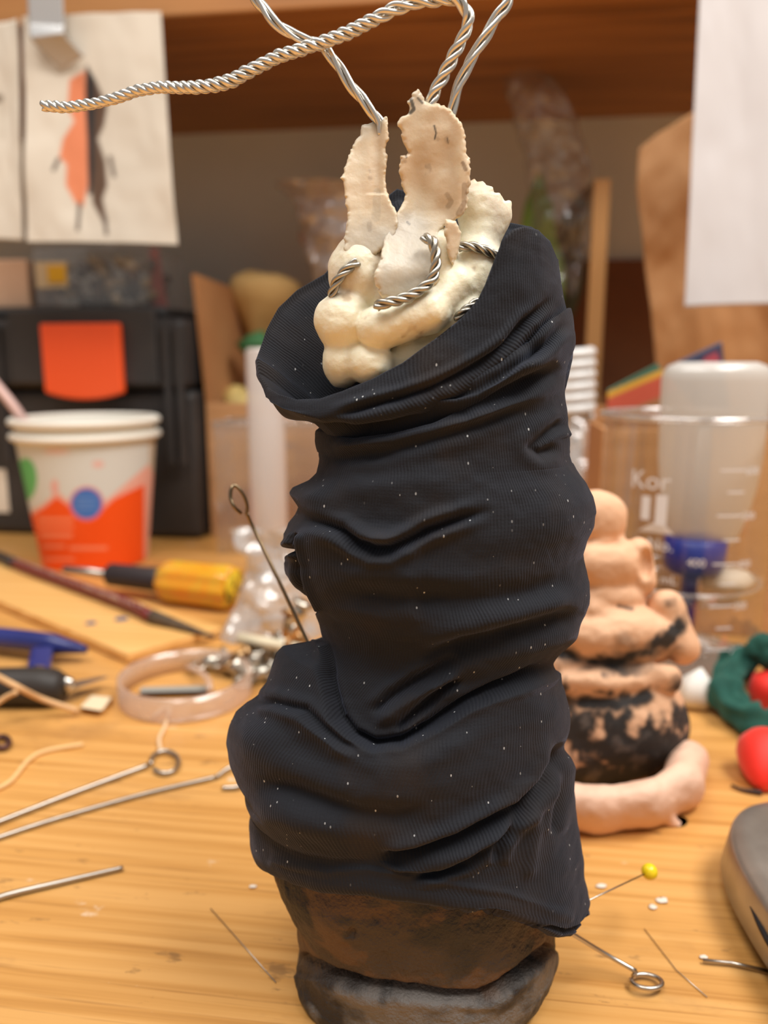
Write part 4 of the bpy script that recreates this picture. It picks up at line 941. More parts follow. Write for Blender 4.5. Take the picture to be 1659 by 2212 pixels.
# bold emblem: two uprights over a spreading foot
for (x0_, x1_, za, zb2) in ((1378, 1398, 1130, 1078), (1410, 1434, 1140, 1072)):
    aa = (x0_ - 1472) / 1650 * .36; ab = (x1_ - 1472) / 1650 * .36
    tick(aa, ab, zrow(za), 0.0, zrow(zb2) - zrow(za))
vv_ = [(-.0215, 0, 0), (-.0045, 0, 0), (-.0085, .0045, 0), (-.0150, .0045, 0)]; vv_ += [(x, y, .0002) for x, y, _ in vv_]
obj('emblem_foot', on_beaker(np.array(vv_, float), 0, zrow(1156)), [(0, 1, 2, 3), (7, 6, 5, 4), (0, 4, 5, 1), (1, 5, 6, 2), (2, 6, 7, 3), (3, 7, 4, 0)], M_mark, t, False)
mark_text('No.', .0080, -0.40, zrow(1192)); 
for k, yy in enumerate((1015, 1062, 1112, 1164, 1215, 1258, 1305, 1352, 1398)):
    big = k % 2 == 0
    tick(.0085 if big else .0125, .0205, zrow(yy), 0.12)
    if big: mark_text(str(600 - 100 * (k // 2)), .0050, 0.62, zrow(yy) - .0018)
mark_text('400', .0055, 0.05, zrow(1220)); mark_text('mL', .006, -.22, zrow(1262))
# residue disc in the beaker
a = np.linspace(0, 2 * math.pi, 72, endpoint=False); zd = float(P(1472, 1246, YB)[2])
t2 = thing('clear_dish', 'clear shallow dish resting inside the beaker under the bottle cap', 'dish', (c0[0], c0[1], zd))
obj('dish_wall', *lathe([(.001, -.006), (rB - .006, -.006), (rB - .0045, -.003), (rB - .003, .001)], (c0[0], c0[1], zd), (0, 0, 1), 72, caps=False), M_glass, t2)
v, f = tube(np.stack([c0[0] + (rB - .003) * np.cos(a), c0[1] + (rB - .003) * np.sin(a), np.full(72, zd + .001)], -1), .0009, 8, True); obj('dish_rim', v, f, M_glassrim, t2)
v, f = lathe([(.0005, 0), (.012, 0.0005), (.014, .004), (.009, .009), (.0005, .010)], (c0[0] + .026, c0[1] + .002, zd - .0055), (0, 0, 1), 24); v += (fbm(v * 140, 3, 3) * .002)[:, None] * np.array([1, 1, .3])
tag(obj('plaster_crumb', v, f, mat('plaster', rgb(226, 208, 184), .7)), 'pale plaster lump in the dish right of the blue cap', 'plaster')
# squeeze bottle upside down
M_milky = clear('milky_plastic', rgb(222, 220, 214), 0.66, 0.28, 0, 1, 0.22, 0.93)
M_blue = mat('blue_plastic', rgb(22, 44, 140), 0.35)
cb = P(1533, 1000, YB + .002); z1, z2 = float(P(1533, 782, YB)[2]), float(P(1533, 1172, YB)[2]); hB = z1 - z2; wB = .0272
t = thing('squeeze_bottle', 'upturned milky white squeeze bottle with a blue cap in the beaker', 'bottle', (cb[0], cb[1], 0.008))
pr = [(.0150, 0), (.0172, .003), (.0196, hB * .10), (.0222, hB * .20), (.0246, hB * .32), (.0262, hB * .48), (.0270, hB * .75), (wB, hB * .90), (wB - .0006, hB * .945), (wB - .003, hB * .98), (wB - .008, hB), (.001, hB)]
v, f = lathe(pr, (cb[0], cb[1], z2), (0, 0, 1), 64, caps=False); v[:, 1] = cb[1] + (v[:, 1] - cb[1]) * .68; obj('bottle_body', v, f, M_milky, t)
zc = float(P(1515, 1238, YB)[2]); zn = 0.012
obj('cap', *lathe([(.004, zc), (.0125, zc + .0005), (.0150, zc + .004), (.0158, z2 + .002), (.012, z2 + .003)], (cb[0] - .004, cb[1], 0), (0, 0, 1), 40), M_blue, t)['label'] = 'blue cap'
obj('nozzle', *lathe([(.0022, zn), (.0035, zn + .004), (.0042, zc - .004), (.0048, zc + .001)], (cb[0] - .0055, cb[1], 0), (0, 0, 1), 24), M_blue, t)
# plaster lump at beaker foot
v, f = lathe([(.0005, 0), (.0065, 0.0005), (.0075, .006), (.006, .014), (.0005, .018)], (P(1502, 1490, .337)[0], .337, 0.0003), (0, 0, 1), 28); v += (fbm(v * 110, 3, 5) * .0025)[:, None] * np.array([1, 1, .2])
tag(obj('white_lump', v, f, noisy('white_plaster', rgb(214, 208, 200), rgb(226, 222, 214), 40, .7)), 'small white plaster lump at the foot of the beaker', 'plaster')
# white ribbed coil and the clear plastic below
M_white = mat('white_gloss', rgb(228, 228, 226), 0.3)
hx = []; 
for k in range(241):
    u = k / 240; a = u * 2 * math.pi * 6.0; c = P(1228 + 14 * u * 0, 900 - u * 140, .56); r_ = .0155
    hx.append(c + np.array([r_ * math.cos(a), r_ * math.sin(a), 0]))
pre = [P(1228, 1100, .56) + np.array([.0155, 0, 0])]; pre[0][2] = 0.004
v, f = tube(hx, .0040, 10); t = thing('white_coil', 'glossy white plastic coil stacked upright just right of the cloth', 'coil', P(1228, 1100, .56) * np.array([1, 1, 0]))
obj('coil_turns', v, f, M_white, t)
obj('coil_post', *lathe([(.010, 0.001), (.0115, .002), (.0115, float(P(1228, 770, .56)[2]) - .001), (.009, float(P(1228, 765, .56)[2]))], (hx[0][0] - .0155, .56, 0), (0, 0, 1), 32), M_white, t)
def blob(name, cen, rad, m, label, cat, seed, amp=.35, fr=60, nu=80, nv=60, parent=None, p=2.0):
    th_ = np.linspace(0, 2 * math.pi, nu, endpoint=False); ph = np.linspace(0.02, math.pi - .02, nv); T, F_ = np.meshgrid(th_, ph)
    q = np.stack([np.sin(F_) * np.cos(T), np.sin(F_) * np.sin(T), np.cos(F_)], -1)
    r_ = (np.abs(q) ** p).sum(-1) ** (-1 / p); g = np.asarray(cen) + q * r_[..., None] * np.asarray(rad)
    g = g + q * np.asarray(rad) * (amp * fbm(g * fr, 4, seed))[..., None]; g[..., 2] = np.maximum(g[..., 2], 0.0005)
    v = g.reshape(-1, 3); f = [tuple(x) for x in grid_faces(nv, nu, True)[:, ::-1]] + [tuple(range(nu)), tuple((nv - 1) * nu + j for j in range(nu))[::-1]]
    o = obj(name, v, f, m, parent)
    if label: tag(o, label, cat)
    return o
M_bag = clear('crinkled_clear_plastic', (0.86, 0.84, 0.82, 1), 0.26, 0.10, 0.003, 90, 0.45, 0.45)
blob('plastic_wrap', P(1252, 985, .54) * np.array([1, 1, 0]) + np.array([0, 0, .062]), (.018, .014, .060), M_bag, 'crumpled clear plastic wrap under the white coil, beside the cloth', 'plastic wrap', 3, .22, 50)
# clear box and milky tube on the left
t = thing('clear_box', 'clear rectangular plastic box in front of the cardboard, left of the sculpture', 'box', on_b(575, 1175, .62))
a0, a1 = A(462, 1000, .61), A(700, 1000, .61); z1 = Z(560, 915, .61)
M_thin = clear('thin_clear_plastic', (.9, .86, .84, 1), 0.10, 0.08, .001, 40, 0.5, 0.3)
for bb in (.61, .655): obj('clear_panel', *box(a0, a1, bb, bb + .001, .001, z1), M_thin, t, False)
for aa in (a0, a1 - .001): obj('clear_panel', *box(aa, aa + .001, .611, .655, .001, z1), M_thin, t, False)
v, f = tube([bench(a0, .61, z1), bench(a1, .61, z1), bench(a1, .656, z1), bench(a0, .656, z1)], .0016, 8, True); obj('box_rim', v, f, M_glassrim, t)
ct = P(578, 1000, .56); zt1 = float(P(578, 752, .56)[2])
tag(obj('milky_tube', *lathe([(.001, .0006), (.0128, .0006), (.0134, .003), (.0134, zt1 - .002), (.0118, zt1), (.001, zt1)], (ct[0], .56, 0), (0, 0, 1), 48, caps=False), clear('milky_tube_plastic', rgb(222, 212, 206), .66, .2, 0, 1, .25, .85)),
    'tall milky white plastic tube standing left of the sculpture', 'tube')
# plastic bag of hardware
t = thing('plastic_bag', 'crinkled clear bag of small fittings standing left of the sculpture', 'bag', (P(590, 1300, .44)[0], .44, 0))
M_bag2 = clear('milky_bag_plastic', (0.86, 0.86, 0.86, 1), 0.46, 0.12, 0.004, 80, 0.4, 0.62)
def bagf(u, v):
    y_ = 1400 - v * 262; l = np.interp(y_, [1135, 1160, 1210, 1300, 1400], [505, 508, 532, 505, 480]); r = np.interp(y_, [1135, 1200, 1400], [640, 690, 700])
    a = u * 2 * math.pi; x_ = (l + r) / 2 + (r - l) / 2 * np.cos(a); p = P(x_, y_, .44); dep = np.interp(v, [0, .5, 1], [.022, .016, .004])
    p[..., 1] += -dep * np.sin(a); p = p + fbm(p * 60, 4, 3)[..., None] * np.array([.003, .006, .002]); p[..., 2] = np.maximum(p[..., 2], .0006); return p
g = bagf(*np.meshgrid(np.linspace(0, 1, 90, endpoint=False), np.linspace(0, 1, 80))); obj('bag_film', g.reshape(-1, 3), grid_faces(80, 90, True), M_bag2, t)
M_brass = mat('dull_brass', rgb(176, 140, 100), 0.35, 1.0); M_nick = mat('nickel', rgb(196, 190, 178), 0.28, 1.0)
rng = random.Random(12)
FL = ['leftmost silvery metal fitting at the end of the heap', 'silvery fitting second from the left end of the heap', 'silvery fitting under the tip of the cream rod', 'silvery fitting low in the heap, middle of its front edge',
      'brass coloured fitting low in the front of the heap', 'silvery fitting directly below the middle of the cream rod', 'brass coloured fitting below the left tip of the cream rod', 'silvery fitting standing up behind the cream rod',
      'brass coloured fitting behind the rod next to the black cloth', 'silvery fitting lying behind the middle of the cream rod', 'silvery fitting tucked against the black cloth under the rod', 'topmost brass coloured fitting, beside the upright wire pin',
      'topmost silvery fitting, against the black cloth', 'front right silvery fitting touching the lower black cloth']
def fitting(c, ax_, s, m, label, grp):
    t = thing('metal_fitting', label, 'fitting', c, grp)
    ax_ = np.array(ax_, float); ax_ /= np.linalg.norm(ax_)
    obj('barrel', *lathe([(s * .5, -s * 1.6), (s * .8, -s * 1.5), (s * .8, s * .6), (s * .6, s * .7)], c, ax_, 18), m, t)
    obj('collar', *lathe([(s * .7, s * .6), (s * 1.25, s * .7), (s * 1.25, s * 1.1), (s * .5, s * 1.3)], c, ax_, 18), m, t)
    _, u_, w_ = basis(ax_); a = np.linspace(0, 2 * math.pi, 20, endpoint=False); cc2 = np.asarray(c) - ax_ * s * 2.2 + (np.cos(a)[:, None] * ax_ + np.sin(a)[:, None] * u_) * s * .9
    v, f = tube(cc2, s * .24, 8, True); obj('eye_ring', v, f, m, t)
for kf_, (x, y, yy, s, m, ax_) in enumerate(((470, 1425, 0, .0048, M_nick, (1, .5, .2)), (505, 1440, 0, .0045, M_nick, (1, -.6, .1)), (545, 1445, 0, .0048, M_nick, (.3, 1, .3)), (575, 1450, 0, .0046, M_nick, (1, .3, .4)),
                           (600, 1435, 0, .0048, M_brass, (-1, .6, .3)), (560, 1415, .006, .0045, M_nick, (.6, 1, .5)), (525, 1415, .006, .0042, M_brass, (1, .1, .5)), (610, 1400, .008, .0048, M_nick, (.5, .3, 1)), (635, 1385, .012, .005, M_brass, (.8, .2, 1)), (590, 1390, .010, .0045, M_nick, (1, .8, .2)), (650, 1415, .004, .0048, M_nick, (1, 0, .3)), (630, 1345, .03, .005, M_brass, (.2, .4, 1)), (648, 1320, .036, .0045, M_nick, (.5, .1, 1)), (625, 1440, 0, .0045, M_nick, (1, .9, .2)))):
    g_ = G(x, y + (0), 0.0052 + yy); fitting(g_, ax_, s, m, FL[kf_], 'metal fittings heaped by the bag')
v, f = tube([G(517, 1378, .018), G(600, 1394, .017), G(690, 1412, .014)], .0030, 14)
tag(obj('cream_rod', v, f, mat('cream_plastic', rgb(226, 214, 184), .45)), 'cream coloured rod lying on top of the metal fittings', 'rod')

# ------------------------------------------------------------------ the tools on the left
def rod(name, pts, r, m, parent=None, seg=20, n=24, end=None):
    c = crom(pts, n); v, f = tube(c, r, seg); return obj(name, v, f, m, parent)
p0, p1 = G(340, 1312, .0), G(500, 1330, .0)
hx0 = np.array([p0[0], p0[1] + .015, .0145]); hx1 = np.array([p1[0], p1[1] + .013, .0145]); ax_ = hx1 - hx0; Lh = np.linalg.norm(ax_)
M_amber = clear('amber_plastic', rgb(236, 160, 18), 0.86, 0.12, 0, 1, 0.1, 0.92)
t = thing('screwdriver', 'screwdriver with a chunky amber yellow handle lying before the paper cup', 'screwdriver', (hx0 + hx1) / 2 * np.array([1, 1, 0]))
def fluted(prof, c, d, seg=96, fl=8, amp=.05):
    v, f = lathe(prof, c, d, seg); dd, u_, w_ = basis(d); c = np.asarray(c)
    h = (v - c) @ dd; rr = v - c - h[:, None] * dd; a = np.arctan2(rr @ w_, rr @ u_); return c + h[:, None] * dd + rr * (1 + amp * np.cos(fl * a))[:, None], f
M_amb2 = noisy('amber_handle', rgb(226, 150, 20), rgb(214, 170, 40), 70, 0.2, lo=.4, hi=.6); BS(M_amb2).inputs['Coat Weight'].default_value = .6
BS(M_amb2).inputs['Subsurface Weight'].default_value = .4; BS(M_amb2).inputs['Subsurface Radius'].default_value = (1, .6, .1); BS(M_amb2).inputs['Subsurface Scale'].default_value = .006
obj('handle', *fluted([(.0100, 0), (.0128, .003), (.0142, .010), (.0142, Lh * .75), (.0148, Lh * .93), (.0135, Lh)], hx0, ax_), M_amb2, t)
obj('handle_end', *lathe([(.0120, 0), (.0118, .0006), (.0005, .0007)], hx1, ax_, 32), noisy('handle_end_print', rgb(60, 44, 20), rgb(224, 190, 50), 160, .3, lo=.45, hi=.52), t)
e_ = hx1 + ax_ / Lh * .001
blob('green_inlay', e_ + np.array([-.0035, -.001, -.001]), (.0022, .0012, .0045), mat('green_inlay_plastic', rgb(70, 190, 150), .3), None, None, 1, .05, 60, 20, 14, t)
obj('rubber_collar', *lathe([(.0062, -.045), (.0080, -.043), (.0085, -.004), (.0085, .004)], hx0, ax_, 32), mat('dark_rubber', rgb(48, 40, 42), .5), t)
obj('shaft', *lathe([(.0015, -.085), (.0030, -.083), (.0030, -.04)], hx0, ax_, 20), M_steel, t)
# ruler board
zB = .004
bd = [G(-60, 1198, .0), G(482, 1376, .0), G(276, 1436, .0), G(-60, 1290, .0)]
bd = np.array(bd)
v, f = hexa(np.concatenate([bd[[3, 2, 1, 0]] + [0, 0, .0008], bd[[3, 2, 1, 0]] + [0, 0, .0062]]))
t = thing('thin_board', 'thin pale wooden board with a wedge end lying left on the bench', 'board', bd.mean(0))
bevel(obj('board', v, f, wood('board_wood', rgb(206, 150, 80), rgb(226, 172, 100), rgb(236, 186, 116), .4, .4, False, 0, 40), t, False), .0008)
for (x, y, r_) in ((262, 1337, .0040), (196, 1346, .0034)):
    blob('blue_spot', G(x, y, .0064), (r_, r_ * .9, .0007), mat('ink_blue', rgb(66, 82, 116), .5), None, None, 2, .1, 60, 20, 12, t)
# red paintbrush
c = crom([G(-40, 1186, .010), G(60, 1228, .010), G(250, 1296, .0102), G(330, 1332, .0102)], 30)
t = thing('paintbrush', 'dark red handled paintbrush with pale lettering lying along the board', 'paintbrush', c.mean(0) * np.array([1, 1, 0]))
obj('handle', *tube(c[8:], np.linspace(.0042, .0040, 22), 16), mat('dark_red_lacquer', rgb(112, 38, 36), .35), t)
obj('handle_end', *tube(c[:9], np.linspace(.0040, .0044, 9), 16), mat('dark_lacquer', rgb(52, 46, 44), .35), t)
obj('bristles', *tube(crom([c[-1], G(390, 1352, .0085), G(462, 1376, .0075)], 10), np.linspace(.0044, .0010, 10), 16), noisy('dark_bristle', rgb(74, 60, 46), rgb(96, 78, 58), 200, .8), t)
dirr = (c[-1] - c[8]); dirr /= np.linalg.norm(dirr)
rng = random.Random(5); mk = []
s = 0.004
while s < np.linalg.norm(c[-1] - c[8]) - .006:
    ln = rng.uniform(.0015, .004); q = c[8] + dirr * s + np.array([0, -.0022, .0036]); q2 = q + dirr * ln
    up_ = np.array([0, -.0012, .0018]); 
    mk.append(hexa([q - up_, q2 - up_, q2 - up_ + [0, .0003, .0003], q - up_ + [0, .0003, .0003], q + up_, q2 + up_, q2 + up_ + [0, .0003, .0003], q + up_ + [0, .0003, .0003]])); s += ln + rng.uniform(.0006, .0035)
obj('lettering', *merge(mk), mat('pale_lettering', rgb(206, 190, 196), .5), t, False)
# blue tool
M_bluet = noisy('blue_enamel', rgb(34, 42, 104), rgb(44, 52, 120), 50, .3)
t = thing('blue_tool', 'dark blue enamelled tool with a stubby side grip, at the left edge', 'tool', G(80, 1400))
c = crom([G(-60, 1372, .009), G(60, 1384, .010), G(140, 1396, .009), G(188, 1404, .007)], 20)
obj('bar', *tube(c, np.concatenate([np.full(14, .0058), np.linspace(.0056, .002, 6)]), 16), M_bluet, t)
v, f = hexa([G(52, 1480, .003), G(104, 1480, .003), G(118, 1405, .004), G(66, 1405, .004), G(52, 1470, .010), G(104, 1470, .010), G(116, 1396, .012), G(68, 1396, .012)])
bevel(obj('side_grip', v, f, M_bluet, t, False), .002)
blob('rivet', G(80, 1446, .0105), (.0042, .004, .0016), M_nick, None, None, 2, .0, 60, 20, 12, t)
# craft knife
t = thing('craft_knife', 'black handled craft knife with a steel blade pointing right', 'knife', G(60, 1500))
c = crom([G(-60, 1485, .009), G(40, 1482, .009), G(138, 1484, .009)], 16); obj('handle', *tube(c, np.array([.0090] * 13 + [.0086, .0078, .0060]), 18), mat('black_rubber', rgb(44, 38, 34), .55), t)
blob('screw_head', G(146, 1478, .0095), (.0038, .003, .0038), M_metal, None, None, 2, 0, 60, 20, 12, t)
v, f = hexa([G(150, 1492, .006), G(232, 1464, .006), G(230, 1460, .006), G(150, 1472, .006), G(150, 1492, .0068), G(232, 1464, .0068), G(230, 1460, .0068), G(150, 1472, .0068)]); obj('blade', v, f, M_steel, t, False)
M_string = mat('waxed_string', rgb(214, 170, 120), .6)
v, f = tube(crom([G(-30, 1448, .020), G(30, 1480, .021), G(90, 1510, .010), G(170, 1536, .0025)], 26), .0014, 8); tag(obj('string', v, f, M_string), 'tan string laid across the black knife handle', 'string')
v, f = tube(crom([G(-20, 1530, .012), G(10, 1508, .016), G(36, 1495, .019)], 16), .0012, 8); tag(obj('string', v, f, M_string), 'short tan string end looped at the left edge by the knife', 'string')
v, f = tube(crom([G(-30, 1712, .001), G(20, 1690, .001), G(62, 1642, .001), G(100, 1622, .001), G(180, 1608, .001)], 34), .0009, 8); tag(obj('string', v, f, mat('pale_thread', rgb(232, 192, 134), .6)), 'pale thread curving on the bench above the two wire pins', 'string')
v, f = tube(crom([G(300, 1548, .001), G(326, 1552, .001), G(352, 1530, .002), G(366, 1530, .002), G(356, 1570, .001), G(344, 1596, .001), G(347, 1622, .001)], 40), .0008, 8); tag(obj('string', v, f, mat('pale_cord', rgb(232, 200, 160), .5)), 'looped pale cord in front of the clear plastic ring', 'string')
v, f = hexa([G(170, 1530, .0006), G(222, 1538, .0006), G(246, 1506, .0006), G(196, 1502, .0006), G(172, 1528, .004), G(220, 1536, .004), G(242, 1506, .004), G(198, 1502, .004)]); tag(bevel(obj('white_chip', v, f, mat('white_chip_plaster', rgb(226, 206, 172), .6), None, False), .001), 'flat white chip in front of the craft knife blade', 'chip')
a = np.linspace(0, 2 * math.pi, 24, endpoint=False); v, f = tube([G(4 + 16 * math.cos(q), 1603 + 12 * math.sin(q), .002) for q in a], .0012, 8, True); tag(obj('wire_ring', v, f, mat('dark_wire', rgb(96, 66, 62), .4, .6)), 'tiny dark wire ring at the left edge of the bench', 'ring')
# clear plastic ring
cr_ = G(403, 1500); rr_ = 140 / FPX * (cr_[1] * CP + H * SP); zR = .0115
M_ring = clear('pinkish_clear_plastic', rgb(226, 190, 166), 0.42, 0.18, 0, 1, 0.4, 0.8)
t = thing('clear_ring', 'clear pinkish plastic ring lying flat on the bench', 'ring', cr_)
obj('ring_band', *lathe([(rr_, .0006), (rr_, zR), (rr_ - .0022, zR), (rr_ - .0022, .0006), (rr_, .0006)], cr_, (0, 0, 1), 96, caps=False), M_ring, t)
v, f = hexa([G(300, 1496, .0006), G(452, 1492, .0006), G(452, 1480, .0006), G(306, 1484, .0006), G(300, 1496, .0034), G(452, 1492, .0034), G(452, 1480, .0034), G(306, 1484, .0034)])
tag(obj('grey_strip', v, f, mat('grey_metal', rgb(150, 148, 140), .5), None, False), 'dull grey metal strip lying inside the clear ring', 'strip')
v, f = tube(crom([G(405, 1440, .004), G(432, 1452, .006), G(450, 1470, .008), G(454, 1492, .006)], 14), .0016, 8); tag(obj('clear_offcut', v, f, M_ring), 'curled clear plastic offcut inside the clear ring', 'plastic')

# ------------------------------------------------------------------ pins
def loop_pin(label, shaft, loop, r, cat='pin', grp=None, m=M_steel):
    t = thing('loop_pin', label, cat, np.mean(np.array(shaft), 0) * np.array([1, 1, 1]), grp)
    v, f = tube(crom(shaft, max(12, 8 * len(shaft))), r, 10); obj('shaft', v, f, m, t)
    v, f = tube(crom(loop, 44), r, 10); obj('eye_loop', v, f, m, t); return t
def gl(cx, cy, rx, ry, a0_, a1_, z=.0012, n=14, dz=0.0, rot=0):
    o = []
    for k in range(n):
        a = math.radians(a0_ + (a1_ - a0_) * k / (n - 1)); x = rx * math.cos(a); y = ry * math.sin(a); q = math.radians(rot)
        o.append(G(cx + x * math.cos(q) - y * math.sin(q), cy + x * math.sin(q) + y * math.cos(q), z + dz * (0.5 + .5 * math.sin(a))))
    return o
loop_pin('upper of two long loop ended wire pins lying on the left', [G(-60, 1796, .0015), G(0, 1774, .0015), G(160, 1712, .0015), G(322, 1652, .0015)], gl(356, 1646, 30, 24, 170, 500, .0015), .0009)
loop_pin('lower of two long loop ended wire pins lying on the left', [G(-60, 1828, .0012), G(0, 1808, .0012), G(110, 1772, .0012), G(300, 1718, .0012), G(468, 1678, .0012)], [G(468, 1678, .0012), G(492, 1660, .002), G(520, 1652, .002), G(532, 1662, .002), G(528, 1690, .002), G(510, 1700, .0015), G(480, 1702, .0012)], .0008)
v, f = tube(crom([G(-80, 1972, .0012), G(0, 1938, .0012), G(130, 1906, .0012), G(266, 1874, .0012)], 24), np.linspace(.0011, .0007, 24), 10)
tag(obj('wire_pin', v, f, M_steel), 'thick plain wire pin, pointed end, on the lower left bench', 'pin')
YL = .215
lp = [P(533, 1112, YL), P(534, 1092, YL), P(524, 1066, YL), P(508, 1049, YL), P(500, 1055, YL - .001), P(498, 1075, YL - .002), P(506, 1095, YL - .003), P(521, 1109, YL - .002)]
loop_pin('loop ended wire pin stuck upright into the left of the sculpture', [P(533, 1108, YL), P(548, 1142, YL), P(600, 1250, .208), P(640, 1335, .204), P(676, 1412, .200)], lp, .00055, m=mat('dark_steel', rgb(130, 112, 88), .3, 1.0))
loop_pin('loop ended wire pin under the right hem of the black cloth', [P(1150, 1968, .172), P(1215, 2004, .172), P(1300, 2056, .176), G(1374, 2098, .0035)], [G(1374, 2098, .0035)] + gl(1397, 2120, 34, 15, 205, 540, .0015, 16, .001, 8), .0006)
t = thing('ball_pin', 'dressmaking pin with a round yellow head in the cloth corner', 'pin', P(1402, 1883, .192))
v, f = tube([P(1236, 1962, .172), P(1320, 1922, .182), P(1392, 1888, .191)], .00022, 8); obj('shaft', v, f, M_steel, t)
blob('pin_head', P(1403, 1883, .192), (.00225, .00225, .00225), mat('yellow_glass', rgb(240, 208, 30), .22), None, None, 1, 0, 60, 32, 24, t)
v, f = tube([G(455, 1962, .0004), G(596, 2122, .0004)], .00014, 6); tag(obj('needle', v, f, M_steel), 'thin needle lying slanted left of the clay base', 'needle')
v, f = tube([G(1392, 2006, .0004), G(1462, 2096, .0004), G(1528, 2154, .0004)], .00012, 6); tag(obj('needle', v, f, M_steel), 'thin needle lying slanted right of the loop pin ring', 'needle')
v, f = tube([G(1518, 2074, .0012), G(1580, 2080, .0012), G(1660, 2098, .0012)], .0005, 8); tag(obj('wire_scrap', v, f, M_steel), 'short bent wire scrap by the grey tool', 'wire')
M_flake = mat('plaster_flake', rgb(226, 214, 198), .7)
rng = random.Random(3)
for (x, y, r_, lb) in ((1428, 1945, .0018, 'larger white plaster flake below the yellow pin head'), (1412, 1960, .0014, 'smaller white plaster flake below the yellow pin head'), (1350, 2235, .0016, 'white flake at the bottom edge right of the clay base'),
                   (1300, 1915, .0013, 'white flake beneath the yellow pin shaft'), (1520, 2068, .0009, 'tiny clear bead at the end of the wire scrap'), (548, 1915, .0010, 'tiny white flake left of the clay base')):
    blob('plaster_flake', G(x, y, .0003), (r_, r_ * .7, .0005), M_flake, lb, 'flake', int(x), .5, 600, 18, 10)

# ------------------------------------------------------------------ right foreground: grey tool, scrunchie, red felt shapes
M_grey = noisy('brushed_grey', rgb(150, 146, 140), rgb(172, 168, 162), 60, .36, .00006, 900, metal=.8)
gc = np.array([.1365, .174, 0.0]); 
def sel(h, rx, ry, n=96, e=2.7):
    a = np.linspace(0, 2 * math.pi, n, endpoint=False); c_, s_ = np.cos(a), np.sin(a)
    return np.stack([gc[0] + rx * np.sign(c_) * abs(c_) ** (2 / e), gc[1] + ry * np.sign(s_) * abs(s_) ** (2 / e), np.full(n, h)], -1)
lv = [(.0006, .029, .050), (.002, .0345, .056), (.006, .0368, .0580), (.0170, .0352, .0560), (.0182, .0347, .0555), (.0190, .0335, .0542), (.0197, .030, .051), (.0205, .022, .043), (.0212, .012, .03), (.0214, .002, .006)]
g = np.array([sel(*q) for q in lv]); nr = len(lv)
t = thing('grey_tool', 'rounded heavy grey metal block with a dark side slit, lower right edge', 'tool', gc)
ff_ = [tuple(x) for x in grid_faces(nr, 96, True)] + [tuple(range(96))[::-1], tuple((nr - 1) * 96 + j for j in range(96))]
obj('body', g.reshape(-1, 3), ff_, M_grey, t)
p_a = G(1606, 1966, .0150); p_b = G(1668, 2058, .0120)
v, f = tube(crom([(.1010, .186, .0130), (.1005, .172, .0115), (.1017, .150, .0100), (.1043, .138, .0095)], 14), np.array([.0002, .0006, .0008] + [.0009] * 10 + [.0005]), 8); obj('slit', v, f, mat('slit_black', rgb(24, 22, 26), .6), t)
M_scr = noisy('green_velvet', rgb(14, 62, 52), rgb(22, 78, 66), 90, .9); BS(M_scr).inputs['Sheen Weight'].default_value = .35; BS(M_scr).inputs['Sheen Tint'].default_value = rgb(120, 190, 170)
pts = []
for k in range(120):
    a = 2 * math.pi * k / 120; x = 1668 + 100 * math.cos(a); y = 1484 + 78 * math.sin(a); yd = .335 - .026 * math.sin(a); pts.append(P(x, y, yd))
pts = np.array(pts); tt_ = np.arange(120) / 120 * 2 * math.pi
rr2 = .0068 + .0012 * np.sin(7 * tt_) + .0008 * np.sin(13 * tt_ + 1)
v, f = tube(pts, rr2, 40, True); cidx = np.repeat(pts, 40, 0); dv_ = v - cidx; aj = np.tile(np.arange(40) / 40 * 2 * math.pi, 120); ai = np.repeat(tt_, 40)
v = cidx + dv_ * (1 + .13 * np.sin(5 * aj + 2.5 * np.sin(3 * ai)) + .10 * vnoise(np.stack([ai * 5, aj * 2, 0 * ai], -1), 3))[:, None]; v[:, 2] = np.maximum(v[:, 2], .0004)
t = thing('scrunchie', 'dark green velvet scrunchie resting on edge at the right', 'scrunchie', pts.mean(0) * np.array([1, 1, 0]))
obj('fabric_ring', v, f, M_scr, t)
blob('fabric_knot', P(1652, 1408, .345), (.0085, .008, .008), M_scr, None, None, 5, .3, 80, 50, 36, t)
M_red = mat('red_felt', rgb(238, 40, 22), .55); BS(M_red).inputs['Sheen Weight'].default_value = .2
a_, b_ = P(1660, 1590, .285), G(1646, 1702, .003)
v, f = lathe([(.0008, 0), (.0030, .0012), (.0062, .005), (.0092, .0105), (.0108, .016), (.0108, .0195), (.0085, .0235), (.004, .0258), (.0005, .0262)], b_, a_ - b_, 40); v[:, 2] = np.maximum(v[:, 2], .0004)
tag(obj('red_felt_drop', v, f, M_red), 'nearer bright red felt drop, tip down, below the scrunchie', 'ornament')
v, f = lathe([(.0008, 0), (.0045, .003), (.0095, .009), (.0115, .016), (.009, .0225), (.0005, .026)], P(1672, 1562, .335), (0, .2, 1), 40); v[:, 2] = np.maximum(v[:, 2], .0004)
tag(obj('red_felt_drop', v, f, M_red), 'farther red felt drop showing through the green scrunchie', 'ornament')
v, f = tube(crom([G(1580, 1696, .0012), G(1604, 1706, .0012), G(1646, 1712, .0015)], 12), np.linspace(.0005, .0009, 12), 8); tag(obj('dark_stem', v, f, mat('dark_stem_wire', rgb(40, 26, 18), .6)), 'dark curved sliver at the tip of the red felt drop', 'stem')

